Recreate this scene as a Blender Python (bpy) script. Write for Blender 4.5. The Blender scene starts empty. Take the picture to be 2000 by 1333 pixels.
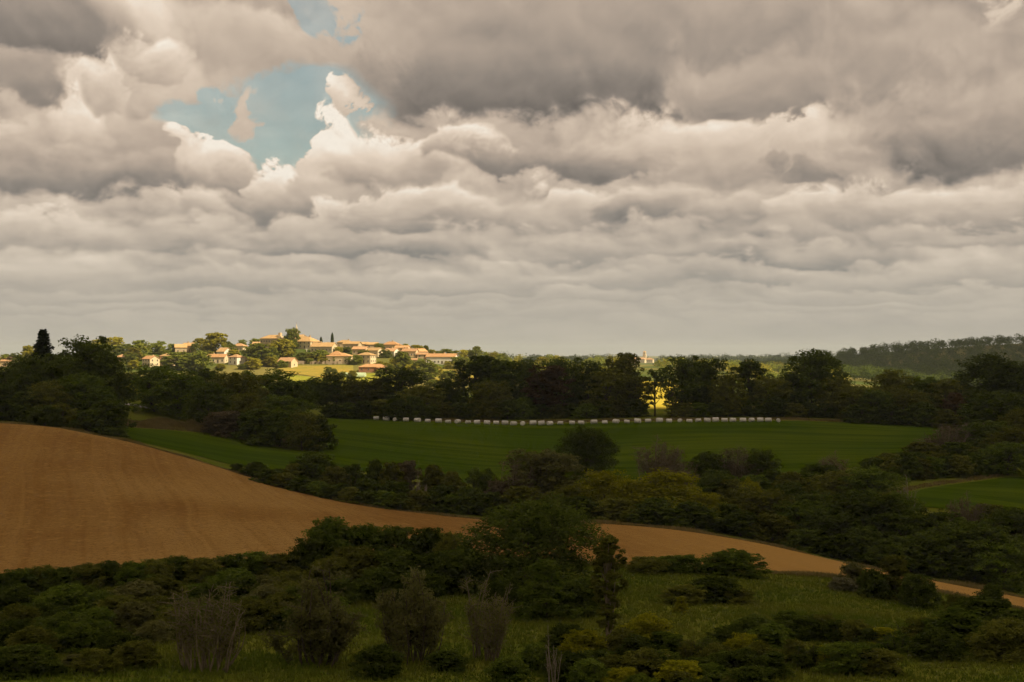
import bpy, math, random
import numpy as np

SC = bpy.context.scene
COL = SC.collection
F = 2778.0          # focal length in photograph pixels (50 mm on a 36 mm sensor, 2000 px wide)
HZ = 690.0          # photograph row of the horizon
R = math.radians

# ------------------------------------------------------------------ camera
cam_d = bpy.data.cameras.new('camera')
cam_d.sensor_width = 36.0
cam_d.lens = 36.0 * F / 2000.0
cam_d.shift_y = (HZ - 666.5) / 2000.0
cam_d.clip_start = 0.5
cam_d.clip_end = 60000.0
cam = bpy.data.objects.new('camera', cam_d)
cam.location = (0, 0, 0)
cam.rotation_euler = (R(90), 0, 0)
COL.objects.link(cam)
SC.camera = cam

# ------------------------------------------------------------------ exposure
SC.view_settings.view_transform = 'Standard'
SC.view_settings.look = 'None'
SC.view_settings.exposure = 0.5
SC.view_settings.gamma = 1.0
SC.view_settings.use_curve_mapping = False
SC.render.engine = 'CYCLES'
SC.cycles.use_denoising = True
SC.cycles.use_adaptive_sampling = True
SC.cycles.adaptive_threshold = 0.02
SC.cycles.adaptive_min_samples = 8
SC.cycles.max_bounces = 6
SC.cycles.diffuse_bounces = 3
SC.cycles.glossy_bounces = 2
SC.cycles.transmission_bounces = 3
SC.cycles.volume_bounces = 1
SC.cycles.transparent_max_bounces = 8
SC.cycles.caustics_reflective = False
SC.cycles.caustics_refractive = False

SUN_AZ = 118.0      # degrees clockwise from the viewing direction: from the right, a little behind
SUN_EL = 42.0
SUN_DIR = (math.sin(R(SUN_AZ)) * math.cos(R(SUN_EL)), math.cos(R(SUN_AZ)) * math.cos(R(SUN_EL)), math.sin(R(SUN_EL)))


# ------------------------------------------------------------------ small node language
class S:
    """a shader socket with arithmetic"""
    nt = None

    def __init__(self, sock):
        self.s = sock

    @staticmethod
    def math(op, *a, clamp=False):
        n = S.nt.nodes.new('ShaderNodeMath')
        n.operation = op
        n.use_clamp = clamp
        for i, v in enumerate(a):
            if isinstance(v, S):
                S.nt.links.new(v.s, n.inputs[i])
            else:
                n.inputs[i].default_value = v
        return S(n.outputs[0])

    def __add__(self, o): return S.math('ADD', self, o)
    def __radd__(self, o): return S.math('ADD', o, self)
    def __sub__(self, o): return S.math('SUBTRACT', self, o)
    def __rsub__(self, o): return S.math('SUBTRACT', o, self)
    def __mul__(self, o): return S.math('MULTIPLY', self, o)
    def __rmul__(self, o): return S.math('MULTIPLY', o, self)
    def __truediv__(self, o): return S.math('DIVIDE', self, o)
    def __rtruediv__(self, o): return S.math('DIVIDE', o, self)
    def __neg__(self): return S.math('MULTIPLY', self, -1.0)
    def clamp(self): return S.math('ADD', self, 0.0, clamp=True)


def smooth(x, a, b):
    n = S.nt.nodes.new('ShaderNodeMapRange')
    n.interpolation_type = 'SMOOTHSTEP'
    S.nt.links.new(x.s, n.inputs['Value'])
    n.inputs['From Min'].default_value = a
    n.inputs['From Max'].default_value = b
    return S(n.outputs[0])


def combine(x, y, z):
    n = S.nt.nodes.new('ShaderNodeCombineXYZ')
    for i, v in enumerate((x, y, z)):
        if isinstance(v, S):
            S.nt.links.new(v.s, n.inputs[i])
        else:
            n.inputs[i].default_value = v
    return S(n.outputs[0])


def noise(vec, scale=1.0, detail=4.0, rough=0.5, lac=2.0, dist=0.0):
    n = S.nt.nodes.new('ShaderNodeTexNoise')
    n.noise_dimensions = '3D'
    if vec is not None:
        S.nt.links.new(vec.s, n.inputs['Vector'])
    n.inputs['Scale'].default_value = scale
    n.inputs['Detail'].default_value = detail
    n.inputs['Roughness'].default_value = rough
    n.inputs['Lacunarity'].default_value = lac
    n.inputs['Distortion'].default_value = dist
    return S(n.outputs[0])


def mixc(f, a, b):
    n = S.nt.nodes.new('ShaderNodeMix')
    n.data_type = 'RGBA'
    for k, v in ((0, f), (6, a), (7, b)):
        if isinstance(v, S):
            S.nt.links.new(v.s, n.inputs[k])
        elif k == 0:
            n.inputs[k].default_value = v
        else:
            n.inputs[k].default_value = (v[0], v[1], v[2], 1)
    return S(n.outputs[2])


def srgb(r, g, b):
    f = lambda c: c / 12.92 if c <= 0.04045 else ((c + 0.055) / 1.055) ** 2.4
    return (f(r / 255.0), f(g / 255.0), f(b / 255.0))


# ------------------------------------------------------------------ world: blue sky with a broken cumulus deck
world = bpy.data.worlds.new('World')
SC.world = world
world.use_nodes = True
wt = world.node_tree
wt.nodes.clear()
S.nt = wt
tc = wt.nodes.new('ShaderNodeTexCoord')
sep = wt.nodes.new('ShaderNodeSeparateXYZ')
wt.links.new(tc.outputs['Generated'], sep.inputs[0])
dx, dy, dz = S(sep.outputs[0]), S(sep.outputs[1]), S(sep.outputs[2])
hr = S.math('SQRT', dx * dx + dy * dy) + 1e-4
ca, sa = dy / hr, dx / hr                    # compass direction
U = S.math('ARCTAN2', dx, dy) * 2.778        # azimuth
V0 = S.math('MAXIMUM', dz / hr, 0.0) * 2.778   # tangent of the elevation
V0 = S.math('MINIMUM', V0, 6.0)
# conformal cloud coordinates: everything gets smaller and flatter towards the horizon
sp = V0 + 0.15
cA = U * 1.7
cB = S.math('LOGARITHM', sp, math.e) * 1.15


def billow(a, b):
    out = None
    for k, (f, w) in enumerate(((2.6, 0.56), (6.0, 0.32), (13.0, 0.15), (30.0, 0.06))):
        n = noise(combine(a, b, 3.7 * k), f, 0.0)
        v = S.math('ABSOLUTE', n - 0.5) * (2.6 * w)
        out = v if out is None else out + v
    return out


n_fine = noise(combine(cA, cB, 0.0), 5.0, 6.0, 0.66, 2.1, 0.35) - 0.5
n_soft = noise(combine(cA, cB, 4.0), 1.9, 3.0, 0.5) - 0.5                      # broad unevenness
wA, wB = cA + n_soft * 0.22 + n_fine * 0.05, cB + n_soft * 0.15
n_puff = billow(wA, wB)                                                        # rounded heads, about 0..0.7
n_puff2 = billow(wA + 0.020, wB + 0.040)                                       # the same, seen a little towards the sun
relief = n_puff - n_puff2
n_edge = (n_puff - 0.28) * 0.9 + n_fine * 1.25
warp = combine(n_edge * sp * 0.17 + n_soft * sp * 0.36, n_soft * sp * 0.20 - n_edge * sp * 0.15, 0.0)
PW = S.nt.nodes.new('ShaderNodeVectorMath')
PW.operation = 'ADD'
wt.links.new(combine(U, V0, 0.0).s, PW.inputs[0])
wt.links.new(warp.s, PW.inputs[1])
PW = PW.outputs[0]


def vecmad(inv, off):
    n = S.nt.nodes.new('ShaderNodeVectorMath')
    n.operation = 'MULTIPLY_ADD'
    wt.links.new(PW, n.inputs[0])
    n.inputs[1].default_value = inv
    n.inputs[2].default_value = off
    return n.outputs[0]


def cloud_coords(px, py, rx, ry):
    ix, iy = 1000.0 / rx, 1000.0 / ry
    p = vecmad((ix, iy, 0), (-(px - 1000) / 1000.0 * ix, -(HZ - py) / 1000.0 * iy, 0))
    d = S.nt.nodes.new('ShaderNodeVectorMath')
    d.operation = 'DOT_PRODUCT'
    wt.links.new(p, d.inputs[0])
    wt.links.new(p, d.inputs[1])
    return p, S(d.outputs['Value'])


def ysep(p):
    n = S.nt.nodes.new('ShaderNodeSeparateXYZ')
    wt.links.new(p, n.inputs[0])
    return S(n.outputs[1])


def linmap(x, a, b, c, d):
    n = S.nt.nodes.new('ShaderNodeMapRange')
    wt.links.new(x.s, n.inputs[0])
    for i, v in enumerate((a, b, c, d)):
        n.inputs[i + 1].default_value = v
    return S(n.outputs[0])


hzf = smooth(V0, 0.0, 0.22)
light = 0.57 - smooth(V0, 0.40, 0.9) * 0.10 + n_soft * 0.42
alpha = None
# openings of blue between the clouds
for (px, py, rx, ry) in ((470, 240, 115, 55), (590, 235, 155, 105), (675, 10, 70, 60), (1010, -420, 300, 130), (-900, 100, 300, 120), (2900, 60, 330, 110), (300, -900, 420, 200)):
    p, d = cloud_coords(px, py, rx, ry)
    m = smooth(d + n_fine * 0.5, 0.42, 1.30)
    alpha = m if alpha is None else alpha * m

# single clouds, the far ones first: centre, half width, half height, tone of the base, tone of the top, softness, flat base (0..1 of the half height)
CLOUDS = [
    (300, 612, 420, 16, .44, .66, 1., .3), (1000, 614, 330, 14, .46, .66, 1., .3), (1600, 610, 420, 16, .46, .64, 1., .3),
    (250, 588, 240, 20, .40, .70, .9, .3), (760, 592, 160, 20, .40, .74, .9, .3), (1150, 586, 230, 18, .42, .72, .9, .3), (1650, 588, 230, 22, .42, .70, .9, .3),
    (90, 552, 150, 44, .44, .80, .5, .5), (230, 545, 60, 40, .50, .84, .4, .6), (470, 556, 180, 30, .36, .74, .5, .3), (700, 562, 150, 30, .40, .78, .5, .3), (890, 566, 190, 32, .36, .80, .45, .3), (1190, 556, 190, 28, .40, .74, .5, .3),
    (1450, 548, 210, 28, .30, .66, .5, .3), (1700, 560, 140, 30, .40, .72, .5, .4), (1900, 552, 170, 32, .36, .70, .5, .3), (988, 520, 34, 36, .58, .90, .4, .8),
    (110, 466, 190, 46, .40, .86, .35, .45), (360, 482, 200, 40, .36, .74, .5, .35), (700, 488, 240, 44, .18, .76, .4, .3), (1150, 500, 200, 34, .36, .62, .6, .3), (1540, 506, 260, 32, .26, .72, .45, .3), (1880, 478, 240, 46, .36, .80, .4, .35),
    (600, 440, 170, 62, .50, .98, .3, .5), (840, 426, 190, 56, .34, .90, .35, .4), (1130, 412, 120, 56, .42, .88, .4, .5), (1300, 412, 130, 60, .18, .80, .4, .45), (1420, 420, 90, 50, .40, .72, .5, .5),
    (1600, 442, 100, 62, .46, .90, .4, .6), (1800, 428, 250, 62, .40, .86, .35, .4), (450, 410, 100, 60, .42, 1.05, .25, .6),
    (120, 350, 330, 88, .10, .80, .4, .55), (540, 380, 110, 66, .26, 1.08, .22, .7), (660, 320, 85, 90, .50, 1.1, .22, .8), (420, 330, 78, 62, .30, 1.12, .2, .8),
    (770, 326, 120, 66, .40, 1.0, .3, .6), (690, 208, 34, 36, .62, 1.05, .4, .9), (482, 226, 30, 56, .60, .76, 1.1, 1.), (920, 300, 110, 54, .34, .92, .3, .5),
    (1430, 300, 220, 120, .42, .98, .45, .6), (1110, 320, 210, 50, .18, .50, .5, .4), (1545, 350, 50, 30, .22, .40, .5, 1.),
    (230, 225, 190, 125, .50, 1.0, .55, .7), (560, 85, 300, 78, .52, .74, .7, .6), (275, 60, 110, 110, .55, 1.0, .6, .9), (330, 190, 90, 70, .5, .8, .6, .8), (165, 262, 62, 46, .55, .98, .4, .8), (215, 190, 50, 52, .55, 1.02, .4, .8), (300, 128, 70, 52, .55, 1.02, .4, .8),
    (1880, 290, 200, 95, .14, .52, .45, .6), (1730, 150, 50, 44, .55, .80, .7, 1.), (1640, 120, 300, 110, .40, .54, .9, .8), (1895, 60, 34, 34, .6, .86, 1.1, 1.),
    (1030, 160, 340, 112, .06, .48, .5, .6), (1200, 50, 460, 90, .34, .52, .9, .8), (1480, 200, 170, 60, .32, .5, .7, .6), (40, 85, 230, 125, .14, .42, .6, .6), (20, 190, 110, 60, .28, .5, .6, .8)]
light = light + (n_puff - 0.28) * 0.12
for ci, (px, py, rx, ry, lo, hi, soft, cut) in enumerate(CLOUDS):
    if ci % 14 == 13:                       # keeps the shader evaluating the clouds one group after the other
        nv = wt.nodes.new('ShaderNodeVectorMath')
        nv.operation = 'MULTIPLY_ADD'
        wt.links.new(light.s, nv.inputs[0])
        nv.inputs[1].default_value = (1e-9, 1e-9, 0)
        wt.links.new(PW, nv.inputs[2])
        PW = nv.outputs[0]
    if 470 < py < 600:
        soft += 0.55                        # far clouds blur into one another
    p, d = cloud_coords(px, py, rx, ry)
    y = ysep(p)
    m = linmap(d, 1.0 + soft * 0.35, 1.0 - soft * 0.9, 0.0, 1.0) * smooth(y, -cut - 0.14, -cut + 0.20)
    tn = linmap(y, -cut + 0.1, 0.75, lo, hi)
    mx = wt.nodes.new('ShaderNodeMix')
    for k, v in ((0, m), (2, light), (3, tn)):
        wt.links.new(v.s, mx.inputs[k])
    light = S(mx.outputs[0])
    if 350 < px < 800 and 180 < py < 400:
        alpha = S.math('MAXIMUM', alpha, smooth(m, 0.05, 0.75))
high = smooth(V0, 0.36, 0.62)
light = light - 0.02 + relief * (0.04 + hzf * 0.36 - high * 0.14) + (n_puff - 0.28) * (0.06 + hzf * 0.12 - high * 0.06) + n_fine * 0.17
# everything pales into the same haze at the horizon
light = light * (0.38 + hzf * 0.62) + (1.0 - hzf) * 0.315

ramp = wt.nodes.new('ShaderNodeValToRGB')
el = ramp.color_ramp.elements
STOPS = [(0.0, (108, 102, 96)), (0.22, (142, 132, 122)), (0.45, (179, 163, 147)), (0.64, (205, 187, 168)), (0.83, (229, 211, 191)), (1.0, (244, 234, 219))]
el[0].position, el[0].color = STOPS[0][0], (*srgb(*STOPS[0][1]), 1)
el[1].position, el[1].color = STOPS[-1][0], (*srgb(*STOPS[-1][1]), 1)
for p, c in STOPS[1:-1]:
    e = el.new(p)
    e.color = (*srgb(*c), 1)
wt.links.new(light.clamp().s, ramp.inputs[0])
ccol = S(ramp.outputs[0])
# distant cloud is seen through blue air
ccol = mixc((1.0 - smooth(V0, 0.0, 0.42)) * 0.55, ccol, mixc(light.clamp(), srgb(138, 147, 145), srgb(206, 201, 184)))

sky = wt.nodes.new('ShaderNodeTexSky')
sky.sky_type = 'NISHITA'
sky.sun_disc = False
sky.sun_elevation = R(SUN_EL)
sky.sun_rotation = R(SUN_AZ)
sky.air_density = 1.0
sky.dust_density = 3.0
sky.ozone_density = 0.4
skyv = wt.nodes.new('ShaderNodeVectorMath')
skyv.operation = 'MULTIPLY'
wt.links.new(sky.outputs[0], skyv.inputs[0])
skyv.inputs[1].default_value = (0.122, 0.136, 0.110)
veil = 0.38 + n_soft * 0.5 + n_fine * 0.45
alpha = S.math('MAXIMUM', alpha, veil)
final = mixc(alpha, S(skyv.outputs[0]), ccol)
bg = wt.nodes.new('ShaderNodeBackground')
wt.links.new(final.s, bg.inputs[0])
bg.inputs[1].default_value = 0.715
wo = wt.nodes.new('ShaderNodeOutputWorld')
wt.links.new(bg.outputs[0], wo.inputs[0])
world.cycles.sampling_method = 'MANUAL'
world.cycles.sample_map_resolution = 512

# ------------------------------------------------------------------ sun
sun_d = bpy.data.lights.new('sun', 'SUN')
sun_d.energy = 5.0
sun_d.angle = R(0.53)
sun_d.color = (1.0, 0.83, 0.55)
sun = bpy.data.objects.new('sun', sun_d)
COL.objects.link(sun)
sun.rotation_euler = (R(90 - SUN_EL), 0, R(180 - SUN_AZ))


# ================================================================== terrain
def at(px, py, d):
    """photograph pixel at distance d (metres along the view) -> world point"""
    return ((px - 1000.0) / F * d, d, (HZ - py) / F * d)


GROUND_POINTS = [
    # meadow slope below the view point
    (1000, 1333, 92), (0, 1333, 84), (2000, 1333, 94), (500, 1333, 88), (1500, 1333, 96),
    (-1200, 1333, 80), (3200, 1333, 95),
    (300, 1255, 105), (700, 1215, 122), (1250, 1195, 130), (1600, 1225, 124), (1950, 1250, 122),
    (1350, 1128, 160), (1620, 1152, 160), (1850, 1190, 158), (0, 1205, 125), (950, 1160, 148),
    # ploughed field: lower edge, body, far edge
    (-800, 1200, 140), (0, 1152, 146), (300, 1128, 152), (560, 1108, 158), (850, 1085, 170), (1200, 1100, 176), (1450, 1112, 178), (1700, 1135, 178), (2000, 1192, 178), (2600, 1330, 170),
    (-200, 1000, 210), (100, 985, 215), (400, 995, 212), (250, 915, 255), (0, 900, 260),
    (-800, 812, 330), (0, 829, 304), (120, 838, 301), (250, 864, 295), (380, 900, 287), (500, 937, 277), (600, 966, 268), (700, 988, 260), (820, 1004, 254), (940, 1018, 245),
    (1150, 1024, 234), (1320, 1038, 226), (1500, 1066, 219), (1700, 1112, 212), (1850, 1142, 207), (2000, 1170, 203), (2500, 1290, 195),
    # the ditch behind it
    (60, 825, 322), (250, 862, 308), (700, 975, 282), (950, 985, 276), (1200, 1005, 262), (1450, 1030, 252), (1700, 1090, 238), (2000, 1140, 230), (2500, 1240, 225),
    # green field
    (250, 836, 332), (330, 850, 330), (450, 905, 302), (620, 895, 322), (420, 848, 348), (560, 882, 338), (640, 868, 356),
    (820, 930, 318), (1000, 940, 312), (1250, 940, 308), (1500, 930, 312), (1720, 905, 330), (1880, 872, 362),
    (1000, 880, 362), (1400, 870, 362), (1700, 860, 375),
    (640, 815, 428), (735, 821, 418), (850, 826, 410), (1000, 831, 402), (1250, 827, 400), (1520, 825, 402), (1700, 828, 404), (1885, 838, 400),
    (1800, 990, 262), (1950, 940, 292), (2100, 930, 300), (2400, 880, 360),
    # behind the hedge line
    (-800, 800, 380), (0, 815, 345), (270, 797, 385), (330, 815, 375), (450, 800, 400), (640, 800, 452), (900, 812, 440), (1250, 812, 432), (1600, 812, 432), (1950, 815, 430), (2600, 800, 430),
    (900, 805, 520), (1250, 800, 520), (1600, 800, 540), (300, 785, 520), (-300, 770, 520), (2200, 790, 560),
    # valley and the village hill
    (300, 775, 700), (650, 775, 760), (1000, 775, 760), (1290, 795, 690), (1290, 745, 880), (1600, 770, 800), (2100, 780, 800), (-400, 750, 800),
    (640, 750, 930), (640, 733, 985), (700, 737, 985), (600, 716, 1045), (880, 745, 960), (850, 722, 1020), (950, 724, 1060), (300, 722, 1030), (430, 715, 1040), (200, 720, 1030),
    (560, 700, 1075), (700, 697, 1085), (820, 702, 1070), (560, 678, 1150), (620, 680, 1145), (700, 681, 1150), (800, 688, 1140), (400, 690, 1130), (280, 695, 1110), (180, 695, 1120), (0, 712, 1080),
    (560, 682, 1230), (700, 684, 1230), (900, 704, 1150), (1000, 722, 1130), (1100, 735, 1100), (-300, 715, 1100),
    (560, 715, 1450), (900, 725, 1450), (200, 712, 1450), (-200, 712, 1450),
    # right wooded hill and the country between
    (1290, 728, 1150), (1500, 730, 1250), (1750, 755, 1150), (2000, 765, 1150), (1700, 735, 1500), (1900, 722, 1550), (1680, 704, 1700), (1850, 684, 1750), (2000, 672, 1800), (2300, 660, 1850), (1560, 716, 1700), (2700, 672, 1850),
    (1400, 720, 1500), (1450, 708, 1900), (1850, 706, 2300), (2200, 690, 2400),
    # far country
    (1120, 712, 3200), (1265, 709, 3700), (1380, 713, 3200), (1180, 711, 4300), (1000, 714, 2600), (1500, 709, 3300), (1700, 707, 3300), (700, 710, 3200), (200, 708, 3200), (-300, 707, 3300), (2300, 703, 3600), (1265, 722, 3000),
    (1000, 703, 6500), (1300, 704, 6500), (400, 702, 6500), (1700, 702, 6500), (-400, 701, 6500), (2500, 700, 6500),
    (1000, 697, 14000), (-600, 697, 14000), (2600, 697, 14000)]
GP = [at(*p) for p in GROUND_POINTS]
# the hilltop the view point stands on, and the land behind it
GP += [(0, 0, -1.7), (-20, 0, -1.8), (20, 0, -1.9), (-60, 0, -3.5), (60, 0, -4), (0, 9, -3.4), (-20, 9, -3.4), (20, 9, -3.4), (0, 25, -8.4), (-30, 25, -8.2), (30, 25, -8.6), (0, 55, -16.0), (-50, 55, -15.6), (50, 55, -16.2), (0, -80, -2), (-300, -100, -6), (300, -100, -9), (-250, 40, -9), (260, 40, -14),
       (0, -500, -14), (-900, -400, -20), (900, -400, -24), (-900, 250, -22), (900, 250, -40), (0, -2500, -40), (-3500, 0, -45), (3500, 0, -45), (-3000, 2500, -40), (3000, 2000, -40),
       (0, -14000, -60), (-14000, 0, -60), (14000, 0, -60), (-14000, 12000, -50), (14000, 12000, -50), (-14000, -14000, -60), (14000, -14000, -60)]
GP = np.array(GP, dtype=float)


def _phi(r2):
    return 0.5 * r2 * np.log(r2 + 1e-12)


_sc = 300.0
_P = GP[:, :2] / _sc
_n = len(_P)
_D2 = ((_P[:, None, :] - _P[None, :, :]) ** 2).sum(-1)
_A = np.zeros((_n + 3, _n + 3))
_dist = np.hypot(GP[:, 0], GP[:, 1])
_A[:_n, :_n] = _phi(_D2) + np.diag(2e-4 + 1e-3 * (_dist / 1000.0))
_A[:_n, _n] = 1
_A[:_n, _n + 1:] = _P
_A[_n, :_n] = 1
_A[_n + 1:, :_n] = _P.T
_w = np.linalg.solve(_A, np.concatenate([GP[:, 2], [0, 0, 0]]))


def _wob(x, y, s, seed):
    rr = np.random.RandomState(seed)
    out = 0
    for _ in range(7):
        a = rr.uniform(0, 6.28)
        k = rr.uniform(0.6, 1.7) / s
        out = out + np.sin((x * math.cos(a) + y * math.sin(a)) * k + rr.uniform(0, 6.28))
    return out / 7.0


def ground_z(x, y):
    x = np.asarray(x, dtype=float)
    y = np.asarray(y, dtype=float)
    sh = x.shape
    xf, yf = x.ravel(), y.ravel()
    out = np.empty_like(xf)
    for i in range(0, len(xf), 20000):
        q = np.stack([xf[i:i + 20000], yf[i:i + 20000]], 1) / _sc
        d2 = ((q[:, None, :] - _P[None, :, :]) ** 2).sum(-1)
        out[i:i + 20000] = _phi(d2) @ _w[:_n] + _w[_n] + q @ _w[_n + 1:]
    r = np.hypot(xf, yf)
    out += _wob(xf, yf, 9.0, 1) * 0.18 * np.clip(r / 120.0, 0, 1)
    out += _wob(xf, yf, 160.0, 2) * 3.0 * np.clip((r - 1300.0) / 1500.0, 0, 1) + _wob(xf, yf, 600.0, 3) * 9.0 * np.clip((r - 2500.0) / 3000.0, 0, 1)
    return out.reshape(sh)


def gz(x, y):
    return float(ground_z(np.array([x]), np.array([y]))[0])


def on_ground(px, d):
    x = (px - 1000.0) / F * d
    return x, d, gz(x, d)


def hit_ground(px, py, d0, d1):
    """where the sight line through a pixel meets the land between two distances"""
    ds = np.linspace(d0, d1, 400)
    xs = (px - 1000.0) / F * ds
    gap = (HZ - py) / F * ds - ground_z(xs, ds)
    below = np.nonzero(gap <= 0)[0]
    i = below[0] if len(below) else int(np.argmin(gap))
    return xs[i], ds[i], gz(xs[i], ds[i])


# ================================================================== helpers for objects
def mesh_obj(name, verts, faces, mat=None, parent=None, smooth_shade=False, uv=None):
    me = bpy.data.meshes.new(name)
    verts = np.asarray(verts, dtype=np.float32)
    if isinstance(faces, np.ndarray):
        nf, k = faces.shape
        me.vertices.add(len(verts))
        me.vertices.foreach_set('co', verts.ravel())
        me.loops.add(nf * k)
        me.loops.foreach_set('vertex_index', faces.astype(np.int32).ravel())
        me.polygons.add(nf)
        me.polygons.foreach_set('loop_start', np.arange(0, nf * k, k, dtype=np.int32))
        me.update(calc_edges=True)
    else:
        me.from_pydata([tuple(map(float, v)) for v in verts], [], faces)
    if mat is not None:
        for m in (mat if isinstance(mat, (list, tuple)) else [mat]):
            me.materials.append(m)
    if smooth_shade:
        me.polygons.foreach_set('use_smooth', [True] * len(me.polygons))
    o = bpy.data.objects.new(name, me)
    COL.objects.link(o)
    if parent is not None:
        o.parent = parent
    return o


def empty(name, loc, rz=0.0, scale=(1, 1, 1)):
    o = bpy.data.objects.new(name, None)
    o.empty_display_size = 0.5
    o.location = loc
    o.rotation_euler = (0, 0, rz)
    o.scale = scale
    COL.objects.link(o)
    return o


def tag(o, label=None, cat=None, group=None, kind=None):
    if label:
        o['label'] = label
    if cat:
        o['category'] = cat
    if group:
        o['group'] = group
    if kind:
        o['kind'] = kind
    return o


ORD = ['first', 'second', 'third', 'fourth', 'fifth', 'sixth', 'seventh', 'eighth', 'ninth', 'tenth', 'eleventh', 'twelfth', 'thirteenth', 'fourteenth', 'fifteenth', 'sixteenth', 'seventeenth', 'eighteenth', 'nineteenth', 'twentieth']


def ordinal(i):
    if i < 20:
        return ORD[i]
    t = ['twent', 'thirt', 'fort', 'fift', 'sixt'][(i + 1) // 10 - 2]
    u = (i + 1) % 10
    return t + 'ieth' if u == 0 else t + 'y-' + ORD[u - 1]


# ------------------------------------------------------------------ materials
def new_mat(name):
    m = bpy.data.materials.new(name)
    m.use_nodes = True
    m.node_tree.nodes.clear()
    S.nt = m.node_tree
    return m


def out_surface(shader, disp=None):
    o = S.nt.nodes.new('ShaderNodeOutputMaterial')
    S.nt.links.new(shader, o.inputs['Surface'])


def principled(col, rough=0.9, spec=0.2, bump=None, bstr=0.3, bdist=0.1):
    p = S.nt.nodes.new('ShaderNodeBsdfPrincipled')
    if isinstance(col, S):
        S.nt.links.new(col.s, p.inputs['Base Color'])
    else:
        p.inputs['Base Color'].default_value = (*col, 1)
    p.inputs['Roughness'].default_value = rough
    p.inputs['Specular IOR Level'].default_value = spec
    if bump is not None:
        b = S.nt.nodes.new('ShaderNodeBump')
        b.inputs['Strength'].default_value = bstr
        b.inputs['Distance'].default_value = bdist
        S.nt.links.new(bump.s, b.inputs['Height'])
        S.nt.links.new(b.outputs[0], p.inputs['Normal'])
    return p.outputs[0]


def coord(kind='Object'):
    n = S.nt.nodes.new('ShaderNodeTexCoord')
    return S(n.outputs[kind])


def obj_random():
    n = S.nt.nodes.new('ShaderNodeObjectInfo')
    return S(n.outputs['Random'])


def position():
    n = S.nt.nodes.new('ShaderNodeNewGeometry')
    return S(n.outputs['Position'])


def xyz(v):
    n = S.nt.nodes.new('ShaderNodeSeparateXYZ')
    S.nt.links.new(v.s, n.inputs[0])
    return S(n.outputs[0]), S(n.outputs[1]), S(n.outputs[2])


def scale_col(c, f):
    n = S.nt.nodes.new('ShaderNodeVectorMath')
    n.operation = 'SCALE'
    S.nt.links.new(c.s, n.inputs[0])
    if isinstance(f, S):
        S.nt.links.new(f.s, n.inputs['Scale'])
    else:
        n.inputs['Scale'].default_value = f
    return S(n.outputs[0])


def leaf_mat(name, a, b, trans=0.48, scale=0.9):
    """two leaf colours mottled through the crown, a little different on every plant"""
    m = new_mat(name)
    f = noise(position(), scale, 2.0, 0.6)
    f = smooth(f, 0.32, 0.68)
    c = mixc(f, a, b)
    c = scale_col(c, 0.75 + obj_random() * 0.5)
    d = S.nt.nodes.new('ShaderNodeBsdfDiffuse')
    t = S.nt.nodes.new('ShaderNodeBsdfTranslucent')
    S.nt.links.new(c.s, d.inputs[0])
    S.nt.links.new(c.s, t.inputs[0])
    mx = S.nt.nodes.new('ShaderNodeMixShader')
    mx.inputs[0].default_value = trans
    S.nt.links.new(d.outputs[0], mx.inputs[1])
    S.nt.links.new(t.outputs[0], mx.inputs[2])
    out_surface(mx.outputs[0])
    return m


def plain_mat(name, a, b=None, scale=1.0, rough=0.85, spec=0.2):
    m = new_mat(name)
    b = b or a
    f = smooth(noise(position(), scale, 4.0, 0.6), 0.3, 0.7)
    c = mixc(f, a, b)
    c = scale_col(c, 0.88 + obj_random() * 0.24)
    out_surface(principled(c, rough, spec))
    return m


LEAF = {
    'dark': leaf_mat('leaf_dark_green', (0.056, 0.080, 0.012), (0.112, 0.142, 0.022)),
    'green': leaf_mat('leaf_green', (0.082, 0.124, 0.014), (0.155, 0.200, 0.026)),
    'olive': leaf_mat('leaf_olive', (0.108, 0.120, 0.016), (0.180, 0.186, 0.030)),
    'yellow': leaf_mat('leaf_yellow_green', (0.235, 0.245, 0.010), (0.330, 0.320, 0.016)),
    'grey': leaf_mat('leaf_grey_green', (0.125, 0.130, 0.036), (0.190, 0.186, 0.058)),
    'brown': leaf_mat('leaf_dry_brown', (0.110, 0.088, 0.046), (0.165, 0.135, 0.076)),
    'blue': leaf_mat('leaf_conifer', (0.022, 0.034, 0.012), (0.045, 0.060, 0.020), 0.15),
    'plum': leaf_mat('leaf_plum', (0.085, 0.056, 0.026), (0.120, 0.080, 0.036)),
    'white': leaf_mat('leaf_blossom', (0.10, 0.105, 0.030), (0.25, 0.23, 0.14), 0.3, 3.5),
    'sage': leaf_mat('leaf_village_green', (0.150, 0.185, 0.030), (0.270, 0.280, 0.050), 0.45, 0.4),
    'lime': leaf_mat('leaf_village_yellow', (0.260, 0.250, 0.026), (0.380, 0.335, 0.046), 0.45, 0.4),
}
BARK = plain_mat('bark_brown', (0.055, 0.042, 0.030), (0.095, 0.075, 0.055), 3.0)
BARK_PALE = plain_mat('bark_pale', (0.22, 0.18, 0.135), (0.32, 0.27, 0.21), 3.0)
BARK_WAND = plain_mat('bark_wand', (0.150, 0.118, 0.076), (0.220, 0.175, 0.118), 3.0)
TWIG = plain_mat('twig_brown', (0.150, 0.118, 0.078), (0.215, 0.172, 0.122), 2.0)


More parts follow.
